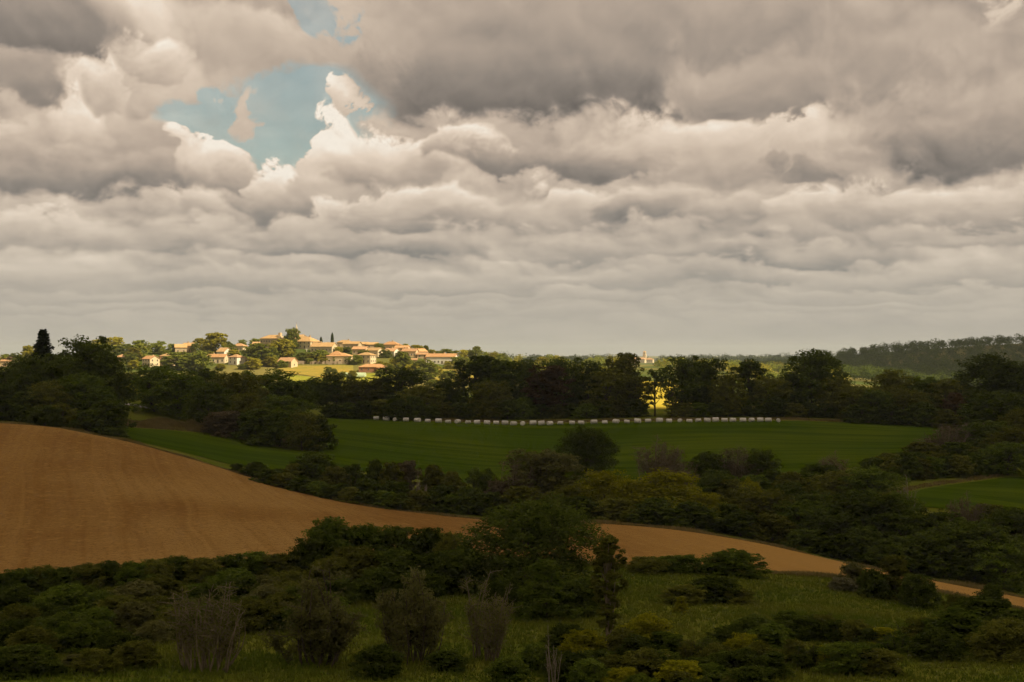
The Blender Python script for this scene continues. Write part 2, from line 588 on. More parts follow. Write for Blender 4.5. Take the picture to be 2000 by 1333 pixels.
# ------------------------------------------------------------------ plants
class Geo:
    def __init__(self):
        self.v, self.f, self.n = [], [], 0

    def tube(self, pts, rad, sides=5):
        pts = np.asarray(pts, float)
        rings = []
        for i, p in enumerate(pts):
            a = pts[min(i + 1, len(pts) - 1)] - pts[max(i - 1, 0)]
            a = a / (np.linalg.norm(a) + 1e-9)
            r = np.array([1.0, 0, 0]) if abs(a[0]) < 0.8 else np.array([0, 1.0, 0])
            u = np.cross(a, r)
            u /= np.linalg.norm(u)
            w = np.cross(a, u)
            t = np.arange(sides) * 2 * math.pi / sides
            rings.append(p + rad[i] * (np.cos(t)[:, None] * u + np.sin(t)[:, None] * w))
        v = np.concatenate(rings)
        fs = []
        for i in range(len(pts) - 1):
            for k in range(sides):
                k2 = (k + 1) % sides
                fs.append((self.n + i * sides + k, self.n + i * sides + k2, self.n + (i + 1) * sides + k2, self.n + (i + 1) * sides + k))
        self.v.append(v)
        self.f.append(np.array(fs))
        self.n += len(v)

    def leaves(self, pos, nor, length, width, rng):
        n = len(pos)
        r = rng.normal(size=(n, 3))
        nor = nor / (np.linalg.norm(nor, axis=1, keepdims=True) + 1e-9)
        t = np.cross(nor, r)
        t /= (np.linalg.norm(t, axis=1, keepdims=True) + 1e-9)
        b = np.cross(nor, t)
        L = (length * rng.uniform(0.6, 1.35, n))[:, None]
        W = (width * rng.uniform(0.6, 1.35, n))[:, None]
        v = np.stack([pos - t * L, pos - b * W + nor * W * 0.3, pos + t * L, pos + b * W + nor * W * 0.3], 1).reshape(-1, 3)
        f = np.arange(n * 4).reshape(n, 4) + self.n
        self.v.append(v)
        self.f.append(f)
        self.n += n * 4

    def data(self, name, mat):
        me = bpy.data.meshes.new(name)
        v = np.concatenate(self.v).astype(np.float32)
        f = np.concatenate(self.f).astype(np.int32)
        me.vertices.add(len(v))
        me.vertices.foreach_set('co', v.ravel())
        me.loops.add(f.size)
        me.loops.foreach_set('vertex_index', f.ravel())
        me.polygons.add(len(f))
        me.polygons.foreach_set('loop_start', np.arange(0, f.size, 4, dtype=np.int32))
        me.update(calc_edges=True)
        me.materials.append(mat)
        return me


def curve_pts(a, b, n, bend, rng):
    a, b = np.asarray(a, float), np.asarray(b, float)
    t = np.linspace(0, 1, n)[:, None]
    off = rng.normal(size=3) * bend
    return a + (b - a) * t + off * (t * (1 - t) * 4)


def clump_leaves(g, rng, C, Rr, per, leaf, flat=0.75):
    idx = np.repeat(np.arange(len(C)), per)
    d = rng.normal(size=(len(idx), 3))
    d[:, 2] += 0.25
    d /= np.linalg.norm(d, axis=1, keepdims=True)
    rad = Rr[idx] * (0.35 + 0.65 * np.sqrt(rng.uniform(0, 1, len(idx)))) * rng.uniform(0.85, 1.2, len(idx))
    pos = C[idx] + d * rad[:, None] * np.array([1, 1, flat])
    nor = d * 1.15 + rng.normal(size=d.shape) * 0.48 + np.array([0, 0, 0.35])
    g.leaves(pos, nor, leaf, leaf * 0.6, rng)


def make_tree(seed, H, W, base=0.18, lobes=9, clumps=90, per=55, leaf=0.3, shape='round', bark=None, trunk_r=None, twigs=True, gap=0.0):
    """trunk and limbs, and a crown of leaf clumps round the limb ends"""
    rng = np.random.RandomState(seed)
    tr = trunk_r or H * 0.018
    wood, crown = Geo(), Geo()
    top = np.array([rng.normal() * W * 0.04, rng.normal() * W * 0.04, H * 0.80])
    tp = curve_pts((0, 0, -0.6), top, 7, W * 0.03, rng)
    wood.tube(tp, np.linspace(tr * 1.15, tr * 0.25, 7), 7)
    LC, LR = [], []
    for i in range(lobes):
        h = base + (1 - base) * ((i + 0.5) / lobes) ** 0.85
        a = i * 2.399 + rng.uniform(-0.5, 0.5)
        if shape == 'round':
            prof = math.sqrt(max(0.05, 1 - ((h - 0.52) / 0.56) ** 2))
        elif shape == 'dome':
            prof = math.sqrt(max(0.03, 1 - h ** 2 * 0.96)) if h > 0.1 else 1.0
        elif shape == 'cone':
            prof = (1 - h) * 0.95 + 0.10
        else:
            prof = math.sqrt(max(0.05, 1 - ((h - 0.6) / 0.5) ** 2)) * 0.85 + 0.1
        lr = W * rng.uniform(0.19, 0.28) * (0.6 + 0.5 * prof)
        rr = max(0.0, W * 0.5 * prof - lr * 0.8) * rng.uniform(0.75, 1.08)
        LC.append((math.cos(a) * rr, math.sin(a) * rr, min(h * H, H - lr * 0.62)))
        LR.append(lr)
    LC.append((top[0], top[1], H - W * 0.12))
    LR.append(W * 0.15)
    LC, LR = np.array(LC), np.array(LR)
    for c, r in zip(LC, LR):
        k = np.clip(c[2] / H * 0.75, 0.08, 0.9)
        st = tp[0] + (tp[-1] - tp[0]) * k
        pts = curve_pts(st, c, 5, W * 0.05, rng)
        wood.tube(pts, np.linspace(tr * 0.5, tr * 0.10, 5), 5)
    w = LR ** 2
    li = rng.choice(len(LC), clumps, p=w / w.sum())
    d = rng.normal(size=(clumps, 3))
    d[:, 2] = d[:, 2] * 0.9 + 0.15
    d /= np.linalg.norm(d, axis=1, keepdims=True)
    C = LC[li] + d * (LR[li] * rng.uniform(0.5, 1.06, clumps))[:, None]
    C[:, 2] = np.maximum(C[:, 2], H * base * 0.35 + 0.15)
    Rr = W * rng.uniform(0.06, 0.12, clumps)
    if twigs:
        for c, i in zip(C[::2], li[::2]):
            wood.tube(curve_pts(LC[i], c, 3, W * 0.02, rng), [tr * 0.10, tr * 0.06, tr * 0.03], 3)
    clump_leaves(crown, rng, C, Rr, per, leaf)
    cv = np.concatenate(crown.v)
    H = float(np.percentile(cv[:, 2], 99.5))
    W = float(np.percentile(np.hypot(cv[:, 0], cv[:, 1]), 95)) * 2
    return wood.data('trunk', bark or BARK), crown.data('crown', LEAF['green']), H, W


def make_stems(seed, H, W, stems=14, sub=7, leaf=0.12, per=26, bark=None, spread=1.0, low=0.25, thick=1.0):
    """a shrub of many upright wands, thin in leaf"""
    rng = np.random.RandomState(seed)
    wood, crown = Geo(), Geo()
    pos, nor = [], []
    for i in range(stems):
        a = rng.uniform(0, 6.283)
        r = W * 0.5 * math.sqrt(rng.uniform(0, 1)) * spread
        h = H * rng.uniform(0.45, 1.0) * (1 - 0.35 * (r / (W * 0.5)) ** 2)
        tip = np.array([math.cos(a) * r, math.sin(a) * r, h])
        foot = np.array([math.cos(a) * r * 0.45 + rng.normal() * W * 0.05, math.sin(a) * r * 0.45 + rng.normal() * W * 0.05, -0.3])
        pts = curve_pts(foot, tip, 6, W * 0.05, rng)
        wood.tube(pts, np.linspace(0.012 * H * thick, 0.003 * H * thick, 6), 4)
        for k in range(sub):
            t = rng.uniform(low, 0.97)
            p = foot + (tip - foot) * t
            q = p + np.array([rng.normal() * W * 0.09, rng.normal() * W * 0.09, H * rng.uniform(0.06, 0.22) * (1.15 - t)])
            wood.tube(curve_pts(p, q, 3, 0.05, rng), [0.004 * H * thick, 0.003 * H * thick, 0.0016 * H * thick], 3)
            if per:
                m = per
                tt = rng.uniform(0.1, 1.05, m)[:, None]
                pos.append(p + (q - p) * tt + rng.normal(size=(m, 3)) * W * 0.022)
                nor.append(rng.normal(size=(m, 3)) + np.array([0, 0, 0.4]))
    if per:
        crown.leaves(np.concatenate(pos), np.concatenate(nor), leaf, leaf * 0.42, rng)
    else:
        crown.leaves(np.array([[0, 0, H * 0.3]]), np.array([[0, 0, 1.0]]), leaf, leaf, rng)
    wv = np.concatenate(wood.v)
    H = float(np.percentile(wv[:, 2], 98.5))
    W = float(np.percentile(np.hypot(wv[:, 0], wv[:, 1]), 96)) * 2
    return wood.data('trunk', bark or TWIG), crown.data('crown', LEAF['grey']), H, W


def make_conifer(seed, H, W, leaf=0.30, tiers=26):
    rng = np.random.RandomState(seed)
    wood, crown = Geo(), Geo()
    wood.tube([(0, 0, -0.5), (0.05, 0, H * 0.5), (0, 0.04, H)], [H * 0.018, H * 0.011, 0.02], 6)
    pos, nor = [], []
    for i in range(tiers):
        h = 0.10 + 0.88 * i / (tiers - 1)
        L = W * 0.5 * ((1 - h) ** 0.8) * rng.uniform(0.7, 1.15) + 0.18
        nb = 7 if h < 0.8 else 5
        for k in range(nb):
            a = k * 6.283 / nb + i * 0.7 + rng.uniform(-0.25, 0.25)
            l = L * rng.uniform(0.7, 1.1)
            st = np.array([0, 0, h * H])
            en = st + np.array([math.cos(a) * l, math.sin(a) * l, -l * 0.18 + H * 0.012])
            wood.tube([st, (st + en) / 2 + np.array([0, 0, l * 0.05]), en], [0.05, 0.03, 0.012], 3)
            m = int(26 + l * 40)
            t = rng.uniform(0.15, 1.0, m)[:, None]
            p = st + (en - st) * t + rng.normal(size=(m, 3)) * np.array([0.13, 0.13, 0.16]) * (0.6 + l * 0.45)
            pos.append(p)
            nor.append(rng.normal(size=(m, 3)) * 0.6 + np.array([0, 0, 1.0]))
    crown.leaves(np.concatenate(pos), np.concatenate(nor), leaf, leaf * 0.5, rng)
    return wood.data('trunk', BARK), crown.data('crown', LEAF['blue']), H, W


def make_cypress(seed, H, W, leaf=0.3):
    rng = np.random.RandomState(seed)
    wood, crown = Geo(), Geo()
    wood.tube([(0, 0, -0.5), (0, 0, H * 0.9)], [0.16, 0.04], 6)
    n = 1500
    h = rng.uniform(0.03, 1.0, n) ** 0.9
    r = W * 0.5 * np.sqrt(np.clip(np.sin(np.clip(h * 0.93 + 0.09, 0, 1) * math.pi), 0, 1)) * rng.uniform(0.6, 1.05, n)
    a = rng.uniform(0, 6.283, n)
    pos = np.stack([np.cos(a) * r, np.sin(a) * r, h * H], 1)
    nor = np.stack([np.cos(a), np.sin(a), 0.5 + rng.normal(size=n) * 0.4], 1)
    crown.leaves(pos, nor, leaf, leaf * 0.5, rng)
    return wood.data('trunk', BARK), crown.data('crown', LEAF['blue']), H, W


TEMPLATES = {}


def kind_of(name, n, fn):
    TEMPLATES[name] = [fn(i) for i in range(n)]


kind_of('oak', 4, lambda i: make_tree(11 + i, 13.0, 12.0, 0.08, 15, 230, 42, 0.27))
kind_of('tall', 4, lambda i: make_tree(31 + i, 17.0, 9.0, 0.07, 17, 220, 42, 0.27, 'tall'))
kind_of('airy', 2, lambda i: make_tree(41 + i, 15.0, 7.0, 0.30, 9, 60, 36, 0.24, 'tall'))
kind_of('locust', 3, lambda i: make_tree(51 + i, 9.0, 11.0, 0.12, 11, 170, 50, 0.20, 'dome'))
kind_of('bush', 4, lambda i: make_tree(61 + i, 4.0, 5.0, 0.05, 13, 190, 55, 0.12, 'dome', trunk_r=0.07))
kind_of('hedge', 4, lambda i: make_tree(71 + i, 6.0, 6.0, 0.05, 14, 170, 46, 0.18, 'dome', trunk_r=0.10))
kind_of('big', 1, lambda i: make_tree(81 + i, 11.0, 12.5, 0.10, 16, 420, 60, 0.17))
kind_of('cone', 2, lambda i: make_tree(91 + i, 6.5, 5.0, 0.05, 14, 170, 60, 0.13, 'cone', trunk_r=0.10))
kind_of('slender', 1, lambda i: make_tree(97 + i, 11.0, 2.6, 0.16, 22, 230, 50, 0.11, 'tall', bark=BARK_WAND, trunk_r=0.12))
kind_of('willow', 3, lambda i: make_stems(101 + i, 5.0, 4.6, 26, 13, 0.10, 36, bark=BARK))
kind_of('twiggy', 3, lambda i: make_stems(111 + i, 7.0, 6.5, 40, 16, 0.13, 7))
kind_of('wands', 2, lambda i: make_stems(121 + i, 5.0, 4.4, 26, 18, 0.08, 9, bark=BARK_WAND, thick=1.05))
kind_of('bare', 2, lambda i: make_stems(131 + i, 6.0, 3.2, 7, 14, 0.08, 0, bark=BARK_PALE, low=0.4))
kind_of('spruce', 1, lambda i: make_conifer(141, 17.0, 7.5))
kind_of('cypress', 1, lambda i: make_cypress(151, 9.0, 2.0))
kind_of('village', 4, lambda i: make_tree(161 + i, 9.0, 9.0, 0.06, 13, 130, 30, 0.42, twigs=False))
KIND_LOOK = {'oak': ('broad tree', 'tree'), 'tall': ('tall tree', 'tree'), 'airy': ('thin-crowned tree', 'tree'), 'locust': ('spreading low tree', 'tree'), 'bush': ('rounded bush', 'bush'), 'hedge': ('hedgerow shrub', 'shrub'),
             'big': ('large broad tree', 'tree'), 'cone': ('pointed young tree', 'tree'), 'slender': ('slender tall tree with bare trunk', 'tree'), 'willow': ('feathery willow shrub', 'shrub'), 'twiggy': ('leafless twiggy shrub', 'shrub'),
             'wands': ('half-bare shrub of pale wands', 'shrub'), 'bare': ('bare dead tree', 'tree'), 'spruce': ('pointed conifer', 'conifer'), 'cypress': ('narrow cypress', 'cypress'), 'village': ('round tree', 'tree')}
KIND_NAME = {'oak': 'broadleaf_tree', 'tall': 'tall_tree', 'airy': 'sparse_tree', 'locust': 'locust_tree', 'bush': 'bush', 'hedge': 'hedge_shrub', 'big': 'oak_tree', 'cone': 'young_tree', 'slender': 'poplar_tree', 'willow': 'willow_shrub',
             'twiggy': 'twiggy_shrub', 'wands': 'wand_shrub', 'bare': 'dead_tree', 'spruce': 'conifer_tree', 'cypress': 'cypress_tree', 'village': 'garden_tree'}
TINT_LOOK = {'dark': 'dark green', 'green': 'green', 'olive': 'olive green', 'yellow': 'yellow-green', 'grey': 'grey-green', 'brown': 'brown', 'blue': 'blackish green', 'plum': 'reddish brown', 'white': 'white-flowering', 'sage': 'green', 'lime': 'bright yellow-green', 'pale': 'pale'}
prng = np.random.RandomState(5)
PLANT_NO = [0]


BUSH_MIN = [0.58]
WIDER = {'oak': 1.2, 'tall': 1.35, 'hedge': 1.25, 'bush': 1.12, 'locust': 1.1, 'twiggy': 1.1}


def plant(px, top, d, wpx, kind, tint, sink=0.0, zbase=None):
    """a plant standing on the land at distance d, its tip seen at row top"""
    x = (px - 1000.0) / F * d
    z = gz(x, d) - sink if zbase is None else zbase
    H = (HZ - top) / F * d - z
    Wd = wpx / F * d * WIDER.get(kind, 1.0)
    ts = TEMPLATES[kind]
    PLANT_NO[0] += 1
    tm, cm, h0, w0 = ts[PLANT_NO[0] % len(ts)]
    H = max(H, 0.8, Wd * {'bush': BUSH_MIN[0], 'hedge': 0.48, 'oak': 0.62, 'locust': 0.45, 'twiggy': 0.55}.get(kind, 0.0))
    e = empty(KIND_NAME[kind], (x, d, z - 0.05), prng.uniform(0, 6.283), (Wd / w0, Wd / w0, H / h0))
    t = bpy.data.objects.new('trunk', tm)
    c = bpy.data.objects.new('crown', cm)
    for o in (t, c):
        COL.objects.link(o)
        o.parent = e
    if tint in LEAF:
        c.material_slots[0].link = 'OBJECT'
        c.material_slots[0].material = LEAF[tint]
    return e


def plant_group(rows, where, group):
    """rows of (px, top, distance, width, kind, tint[, look]); labels count from the left"""
    rows = sorted(rows, key=lambda r: r[0])
    n = {}
    tot = {}
    key = lambda r: (r[4], r[5])
    for r in rows:
        tot[key(r)] = tot.get(key(r), 0) + 1
    for r in rows:
        o = plant(*r[:6])
        look, cat = KIND_LOOK[r[4]]
        k = key(r)
        i = n.get(k, 0)
        n[k] = i + 1
        lab = (r[6] if len(r) > 6 else TINT_LOOK[r[5]] + ' ' + look)
        if tot[k] > 1:
            lab += ', ' + ordinal(i) + ' from left'
        tag(o, lab if len(r) > 6 else lab + ' ' + where, cat, group)


# ================================================================== the land
def axis(fine0, fine1, step, grow, lo, hi):
    a = list(np.arange(fine0, fine1 + 0.1, step))
    s = step
    while a[-1] < hi:
        s *= grow
        a.append(a[-1] + s)
    s = step
    b = []
    p = fine0
    while p > lo:
        s *= grow
        p -= s
        b.append(p)
    return np.array(b[::-1] + a)


gx = axis(-190, 190, 3.0, 1.045, -16000, 16000)
gy = axis(70, 470, 3.0, 1.040, -16000, 16000)
X, Y = np.meshgrid(gx, gy)
Z = ground_z(X, Y)
nx, ny = len(gx), len(gy)
ii = np.arange(nx * ny).reshape(ny, nx)
gf = np.stack([ii[:-1, :-1], ii[:-1, 1:], ii[1:, 1:], ii[1:, :-1]], -1).reshape(-1, 4)

gm = new_mat('rough_meadow')
P = position()
f1 = noise(P, 0.05, 4.0, 0.6)
f2 = noise(P, 0.9, 4.0, 0.65)
f3 = noise(P, 0.004, 3.0, 0.5)
c = mixc(smooth(f1, 0.35, 0.65), (0.105, 0.142, 0.014), (0.152, 0.168, 0.022))
c = mixc(smooth(f2, 0.35, 0.75) * 0.6, c, (0.165, 0.140, 0.030))
far = mixc(smooth(f3, 0.42, 0.58), (0.075, 0.100, 0.022), (0.20, 0.175, 0.055))
_, py_, _ = xyz(P)
c = mixc(smooth(py_, 560.0, 700.0), c, far)
out_surface(principled(c, 1.0, 0.0, f2, 0.6, 0.25))
ground = mesh_obj('ground', np.stack([X.ravel(), Y.ravel(), Z.ravel()], 1), gf, gm, smooth_shade=True)
tag(ground, 'rolling meadow land running to the horizon', kind='structure')


def edge_curve(pts, pxs):
    p = np.array(pts, float)
    return np.interp(pxs, p[:, 0], p[:, 1])


def field(name, parts, mat, lift, label):
    """a field laid on the land between a near and a far edge, both given as (px, distance)"""
    V, Fc, n0 = [], [], 0
    for near, far_, nu, nv in parts:
        lo = max(near[0][0], far_[0][0])
        hi = min(near[-1][0], far_[-1][0])
        pxs = np.linspace(lo, hi, nu)
        dn, df = edge_curve(near, pxs), edge_curve(far_, pxs)
        t = np.linspace(0, 1, nv)[:, None]
        D = dn + (df - dn) * t
        XX = (pxs - 1000.0) / F * D
        ZZ = ground_z(XX, D) + lift
        V.append(np.stack([XX.ravel(), D.ravel(), ZZ.ravel()], 1))
        k = np.arange(nu * nv).reshape(nv, nu) + n0
        Fc.append(np.stack([k[:-1, :-1], k[:-1, 1:], k[1:, 1:], k[1:, :-1]], -1).reshape(-1, 4))
        n0 += nu * nv
    o = mesh_obj(name, np.concatenate(V), np.concatenate(Fc), mat, smooth_shade=True)
    tag(o, label, kind='structure')
    return o


# ---- ploughed field: dry soil, drill lines following the slope, paler where it has dried
m = new_mat('dry_soil')
P = position()
x_, y_, z_ = xyz(P)
bend = noise(combine(x_ * 0.010, y_ * 0.010, 0.0), 1.0, 2.0, 0.5)
ln = x_ + (y_ - 150.0) * 0.30 + bend * 14.0
st1 = noise(combine(ln * 0.55, y_ * 0.012, 0.0), 1.0, 3.0, 0.6)
st2 = noise(combine(ln * 0.11, y_ * 0.006, 5.0), 1.0, 3.0, 0.55)
pat = noise(P, 0.022, 3.0, 0.5)
clod = noise(P, 2.2, 5.0, 0.75)
clod2 = noise(P, 0.7, 3.0, 0.6)
c = mixc(smooth(pat, 0.35, 0.66), (0.200, 0.106, 0.030), (0.290, 0.174, 0.056))
c = mixc(smooth(st2, 0.32, 0.74) * 0.45, c, (0.320, 0.190, 0.058))
c = mixc(smooth(st1, 0.42, 0.70) * 0.34, c, (0.150, 0.070, 0.016))
c = mixc(smooth(clod, 0.46, 0.66) * 0.60, c, (0.105, 0.050, 0.012))
c = mixc(smooth(clod2, 0.50, 0.70) * 0.40, c, (0.36, 0.21, 0.065))
# stubble left on the low spur at the right
tram = S.math('PINGPONG', ln, 6.0)
c = mixc((1.0 - smooth(tram, 0.15, 0.45)) * 0.13, c, (0.36, 0.21, 0.065))
spur = smooth(x_, 0.0, 40.0)
c = mixc(spur * 0.55, c, (0.40, 0.235, 0.066))
c = scale_col(c, 1.28)
out_surface(principled(c, 1.0, 0.0, clod * 0.6 + st1 * 0.6, 0.9, 0.25))
SOIL_FAR = [(-700, 325), (0, 304), (120, 301), (250, 295), (380, 287), (500, 277), (600, 268), (700, 260), (820, 254), (940, 246), (1150, 235), (1320, 227), (1500, 220), (1700, 212), (1850, 207), (2000, 203), (2300, 197)]
SOIL_NEAR = [(-700, 140), (0, 146), (300, 152), (560, 158), (850, 170), (1200, 172), (1450, 174), (1700, 176), (2000, 178), (2300, 178)]
field('ploughed_field', [(SOIL_NEAR, SOIL_FAR, 300, 70)], m, 0.14, 'bare brown ploughed field curving across the slope')

# ---- green field: a young crop in rows along the slope
m = new_mat('green_crop')
P = position()
x_, y_, z_ = xyz(P)
bend = noise(combine(x_ * 0.012, y_ * 0.012, 2.0), 1.0, 2.0, 0.5)
lr = y_ + x_ * 0.10 + S.math('ABSOLUTE', x_ - 20.0) * -0.10 + bend * 22.0
row = S.math('SINE', lr * 2.1)
row2 = noise(combine(x_ * 0.012, lr * 0.24, 0.0), 1.0, 3.0, 0.6)
pat = noise(P, 0.03, 3.0, 0.5)
tuft = noise(P, 1.6, 4.0, 0.7)
c = mixc(smooth(pat, 0.35, 0.65), (0.058, 0.098, 0.004), (0.088, 0.122, 0.005))
c = mixc(smooth(row2, 0.44, 0.60) * 0.70, c, (0.034, 0.062, 0.003))
c = mixc((row * 0.5 + 0.5) * 0.22, c, (0.030, 0.064, 0.008))
c = mixc(smooth(tuft, 0.55, 0.75) * 0.35, c, (0.115, 0.150, 0.008))
out_surface(principled(c, 1.0, 0.0, tuft + row2, 0.9, 0.22))
CROP = [([(640, 316), (820, 312), (1000, 306), (1250, 304), (1500, 308), (1720, 326), (1890, 362)],
         [(640, 428), (735, 419), (850, 411), (1000, 404), (1250, 402), (1520, 404), (1700, 405), (1800, 403), (1890, 393)], 180, 50),
        ([(238, 313), (330, 304), (450, 297), (560, 298), (640, 308)], [(238, 331), (330, 340), (420, 347), (480, 344), (560, 340), (620, 340), (640, 352)], 80, 24)]
field('green_field', CROP, m, 0.12, 'smooth green crop field sloping down to the hedgerow')
field('small_green_field', [([(1735, 262), (1950, 262), (2200, 262)], [(1735, 268), (1850, 284), (1960, 296), (2200, 300)], 50, 16)], m, 0.12, 'small green field beyond the hedgerow at the right')

# ---- sunlit fields on the far side of the valley
m = new_mat('ripe_crop')
P = position()
c = mixc(smooth(noise(P, 0.05, 3.0, 0.6), 0.35, 0.65), (0.42, 0.33, 0.035), (0.50, 0.40, 0.06))
out_surface(principled(c, 1.0, 0.0))
field('ripe_field', [([(1215, 640), (1352, 640)], [(1215, 860), (1352, 900)], 30, 30)], m, 0.3, 'bright yellow field glimpsed through the trees')
m = new_mat('dry_hill_grass')
P = position()
c = mixc(smooth(noise(P, 0.06, 4.0, 0.65), 0.35, 0.65), (0.36, 0.26, 0.055), (0.27, 0.235, 0.05))
c = mixc(smooth(noise(P, 0.3, 3.0, 0.65), 0.55, 0.7) * 0.6, c, (0.14, 0.15, 0.035))
out_surface(principled(c, 1.0, 0.0))
field('hill_pasture', [([(545, 1000), (640, 965), (690, 1000)], [(545, 1046), (640, 1046), (690, 1040)], 40, 20), ([(840, 930), (960, 930)], [(840, 1020), (960, 1040)], 20, 20)], m, 0.3, 'golden dry pasture below the village houses')
m = new_mat('hill_lawn')
P = position()
c = mixc(smooth(noise(P, 0.05, 4.0, 0.65), 0.35, 0.65), (0.25, 0.26, 0.035), (0.33, 0.30, 0.05))
out_surface(principled(c, 1.0, 0.0))
field('hill_lawn', [([(560, 880), (700, 880), (800, 900)], [(560, 985), (640, 962), (690, 998), (800, 1005)], 40, 20)], m, 0.25, 'sunny mown lawn at the foot of the village')

# ---- lane behind the left-hand trees
m = plain_mat('pale_gravel', (0.26, 0.24, 0.21), (0.34, 0.31, 0.27), 1.5)
lane = np.array([(170, 408), (215, 400), (250, 393), (285, 388), (330, 388), (390, 392)], float)
cx = (lane[:, 0] - 1000) / F * lane[:, 1]
t = np.linspace(0, 5, 40)
LX, LY = np.interp(t, range(6), cx), np.interp(t, range(6), lane[:, 1])
LV = np.concatenate([np.stack([LX, LY + o, ground_z(LX, LY + o) + 0.10], 1) for o in (-2.6, -0.9, 0.9, 2.6)])
k = np.arange(160).reshape(4, 40)
tag(mesh_obj('lane', LV, np.stack([k[:-1, :-1], k[:-1, 1:], k[1:, 1:], k[1:, :-1]], -1).reshape(-1, 4), m, smooth_shade=True), 'pale gravel lane curving behind the trees', kind='structure')


# ------------------------------------------------------------------ grass
def grass(name, x, y, h, w, mat, label, blades=3, lean=0.35, seed=3):
    rng = np.random.RandomState(seed)
    n = len(x)
    x = np.repeat(x, blades) + rng.normal(size=n * blades) * 0.10
    y = np.repeat(y, blades) + rng.normal(size=n * blades) * 0.10
    h = np.repeat(h, blades) * rng.uniform(0.6, 1.3, n * blades)
    z = ground_z(x, y) + 0.02
    a = rng.uniform(0, 6.283, n * blades)
    ww = w * rng.uniform(0.6, 1.4, n * blades)
    lx, ly = rng.normal(size=n * blades) * lean * h, rng.normal(size=n * blades) * lean * h
    b0 = np.stack([x - np.cos(a) * ww, y - np.sin(a) * ww, z], 1)
    b1 = np.stack([x + np.cos(a) * ww, y + np.sin(a) * ww, z], 1)
    tp = np.stack([x + lx, y + ly, z + h], 1)
    V = np.stack([b0, b1, tp], 1).reshape(-1, 3)
    o = mesh_obj(name, V, np.arange(len(V)).reshape(-1, 3), mat)
    tag(o, label, 'grass', kind='stuff')
    return o


rg = np.random.RandomState(9)
GRASS = leaf_mat('meadow_grass', (0.112, 0.155, 0.016), (0.165, 0.182, 0.024), 0.4, 0.12)
DRY = leaf_mat('dry_grass', (0.150, 0.120, 0.040), (0.21, 0.165, 0.062), 0.4, 0.3)
n = 60000
d = 84 + 92 * rg.uniform(0, 1, n) ** 0.8
px = rg.uniform(-60, 2060, n)
lim = edge_curve(SOIL_NEAR, px) - 1.0
ok = d < lim
x, y = ((px - 1000) / F * d)[ok], d[ok]
patch = _wob(x, y, 4.0, 21)
grass('meadow_grass', x, y, 0.22 + 0.22 * np.clip(patch + 0.5, 0, 1.5), 0.05, GRASS, 'rough green meadow grass in the foreground')


def margin(pts, off0, off1, n, h, seed):
    p = np.array(pts, float)
    px = np.random.RandomState(seed).uniform(p[0, 0], p[-1, 0], n)
    d = np.interp(px, p[:, 0], p[:, 1]) + np.random.RandomState(seed + 1).uniform(off0, off1, n)
    return (px - 1000) / F * d, d


x1, y1 = margin([q for q in SOIL_FAR if 0 <= q[0] <= 2000], -0.6, 3.2, 9000, 0.5, 31)
x2, y2 = margin([q for q in SOIL_NEAR if 0 <= q[0] <= 2000], -2.0, 0.4, 9000, 0.5, 33)
x3, y3 = margin([(238, 333), (330, 342), (420, 349), (480, 346), (560, 342)], 0.0, 22.0, 9000, 1.0, 35)
x4, y4 = margin([(640, 430), (735, 421), (850, 413), (1000, 406), (1250, 404), (1520, 406), (1890, 402)], 1.5, 6.0, 9000, 0.6, 37)
x5, y5 = margin([(1735, 270), (1850, 286), (1960, 298)], 0.0, 5.0, 900, 0.7, 39)
hx = np.concatenate([np.full(9000, 0.55), np.full(9000, 0.5), np.full(9000, 0.9), np.full(9000, 0.6), np.full(900, 0.5)])
hx = hx * np.clip(0.75 + 0.9 * _wob(np.concatenate([x1, x2, x3, x4, x5]), np.concatenate([y1, y2, y3, y4, y5]), 1.6, 51), 0.15, 1.6)
grass('margin_grass', np.concatenate([x1, x2, x3, x4, x5]), np.concatenate([y1, y2, y3, y4, y5]), hx, 0.07, DRY, 'dry tawny grass along the field margins')


# ================================================================== the hill village
def wall_mat(name, a, b):
    m = new_mat(name)
    P = position()
    f = smooth(noise(P, 0.35, 4.0, 0.65), 0.3, 0.7)
    c = mixc(f, a, b)
    c = scale_col(c, 0.9 + obj_random() * 0.2)
    out_surface(principled(c, 0.9, 0.1, noise(P, 3.0, 3.0, 0.6), 0.3, 0.05))
    return m


WALL = {'cream': wall_mat('plaster_cream', (0.62, 0.50, 0.32), (0.70, 0.58, 0.40)), 'white': wall_mat('plaster_white', (0.72, 0.66, 0.56), (0.80, 0.75, 0.66)),
        'stone': wall_mat('warm_stone', (0.40, 0.31, 0.20), (0.52, 0.41, 0.27)), 'tan': wall_mat('plaster_tan', (0.55, 0.41, 0.25), (0.62, 0.47, 0.30)), 'brick': wall_mat('brick_red', (0.33, 0.16, 0.09), (0.42, 0.22, 0.13))}


def roof_mat(name, a, b):
    m = new_mat(name)
    P = position()
    x_, y_, z_ = xyz(P)
    f = smooth(noise(P, 0.5, 4.0, 0.7), 0.3, 0.7)
    c = mixc(f, a, b)
    c = scale_col(c, 0.88 + obj_random() * 0.24)
    w = S.math('SINE', (x_ + y_ * 0.35) * 16.0)
    out_surface(principled(c, 0.85, 0.15, w, 0.5, 0.06))
    return m


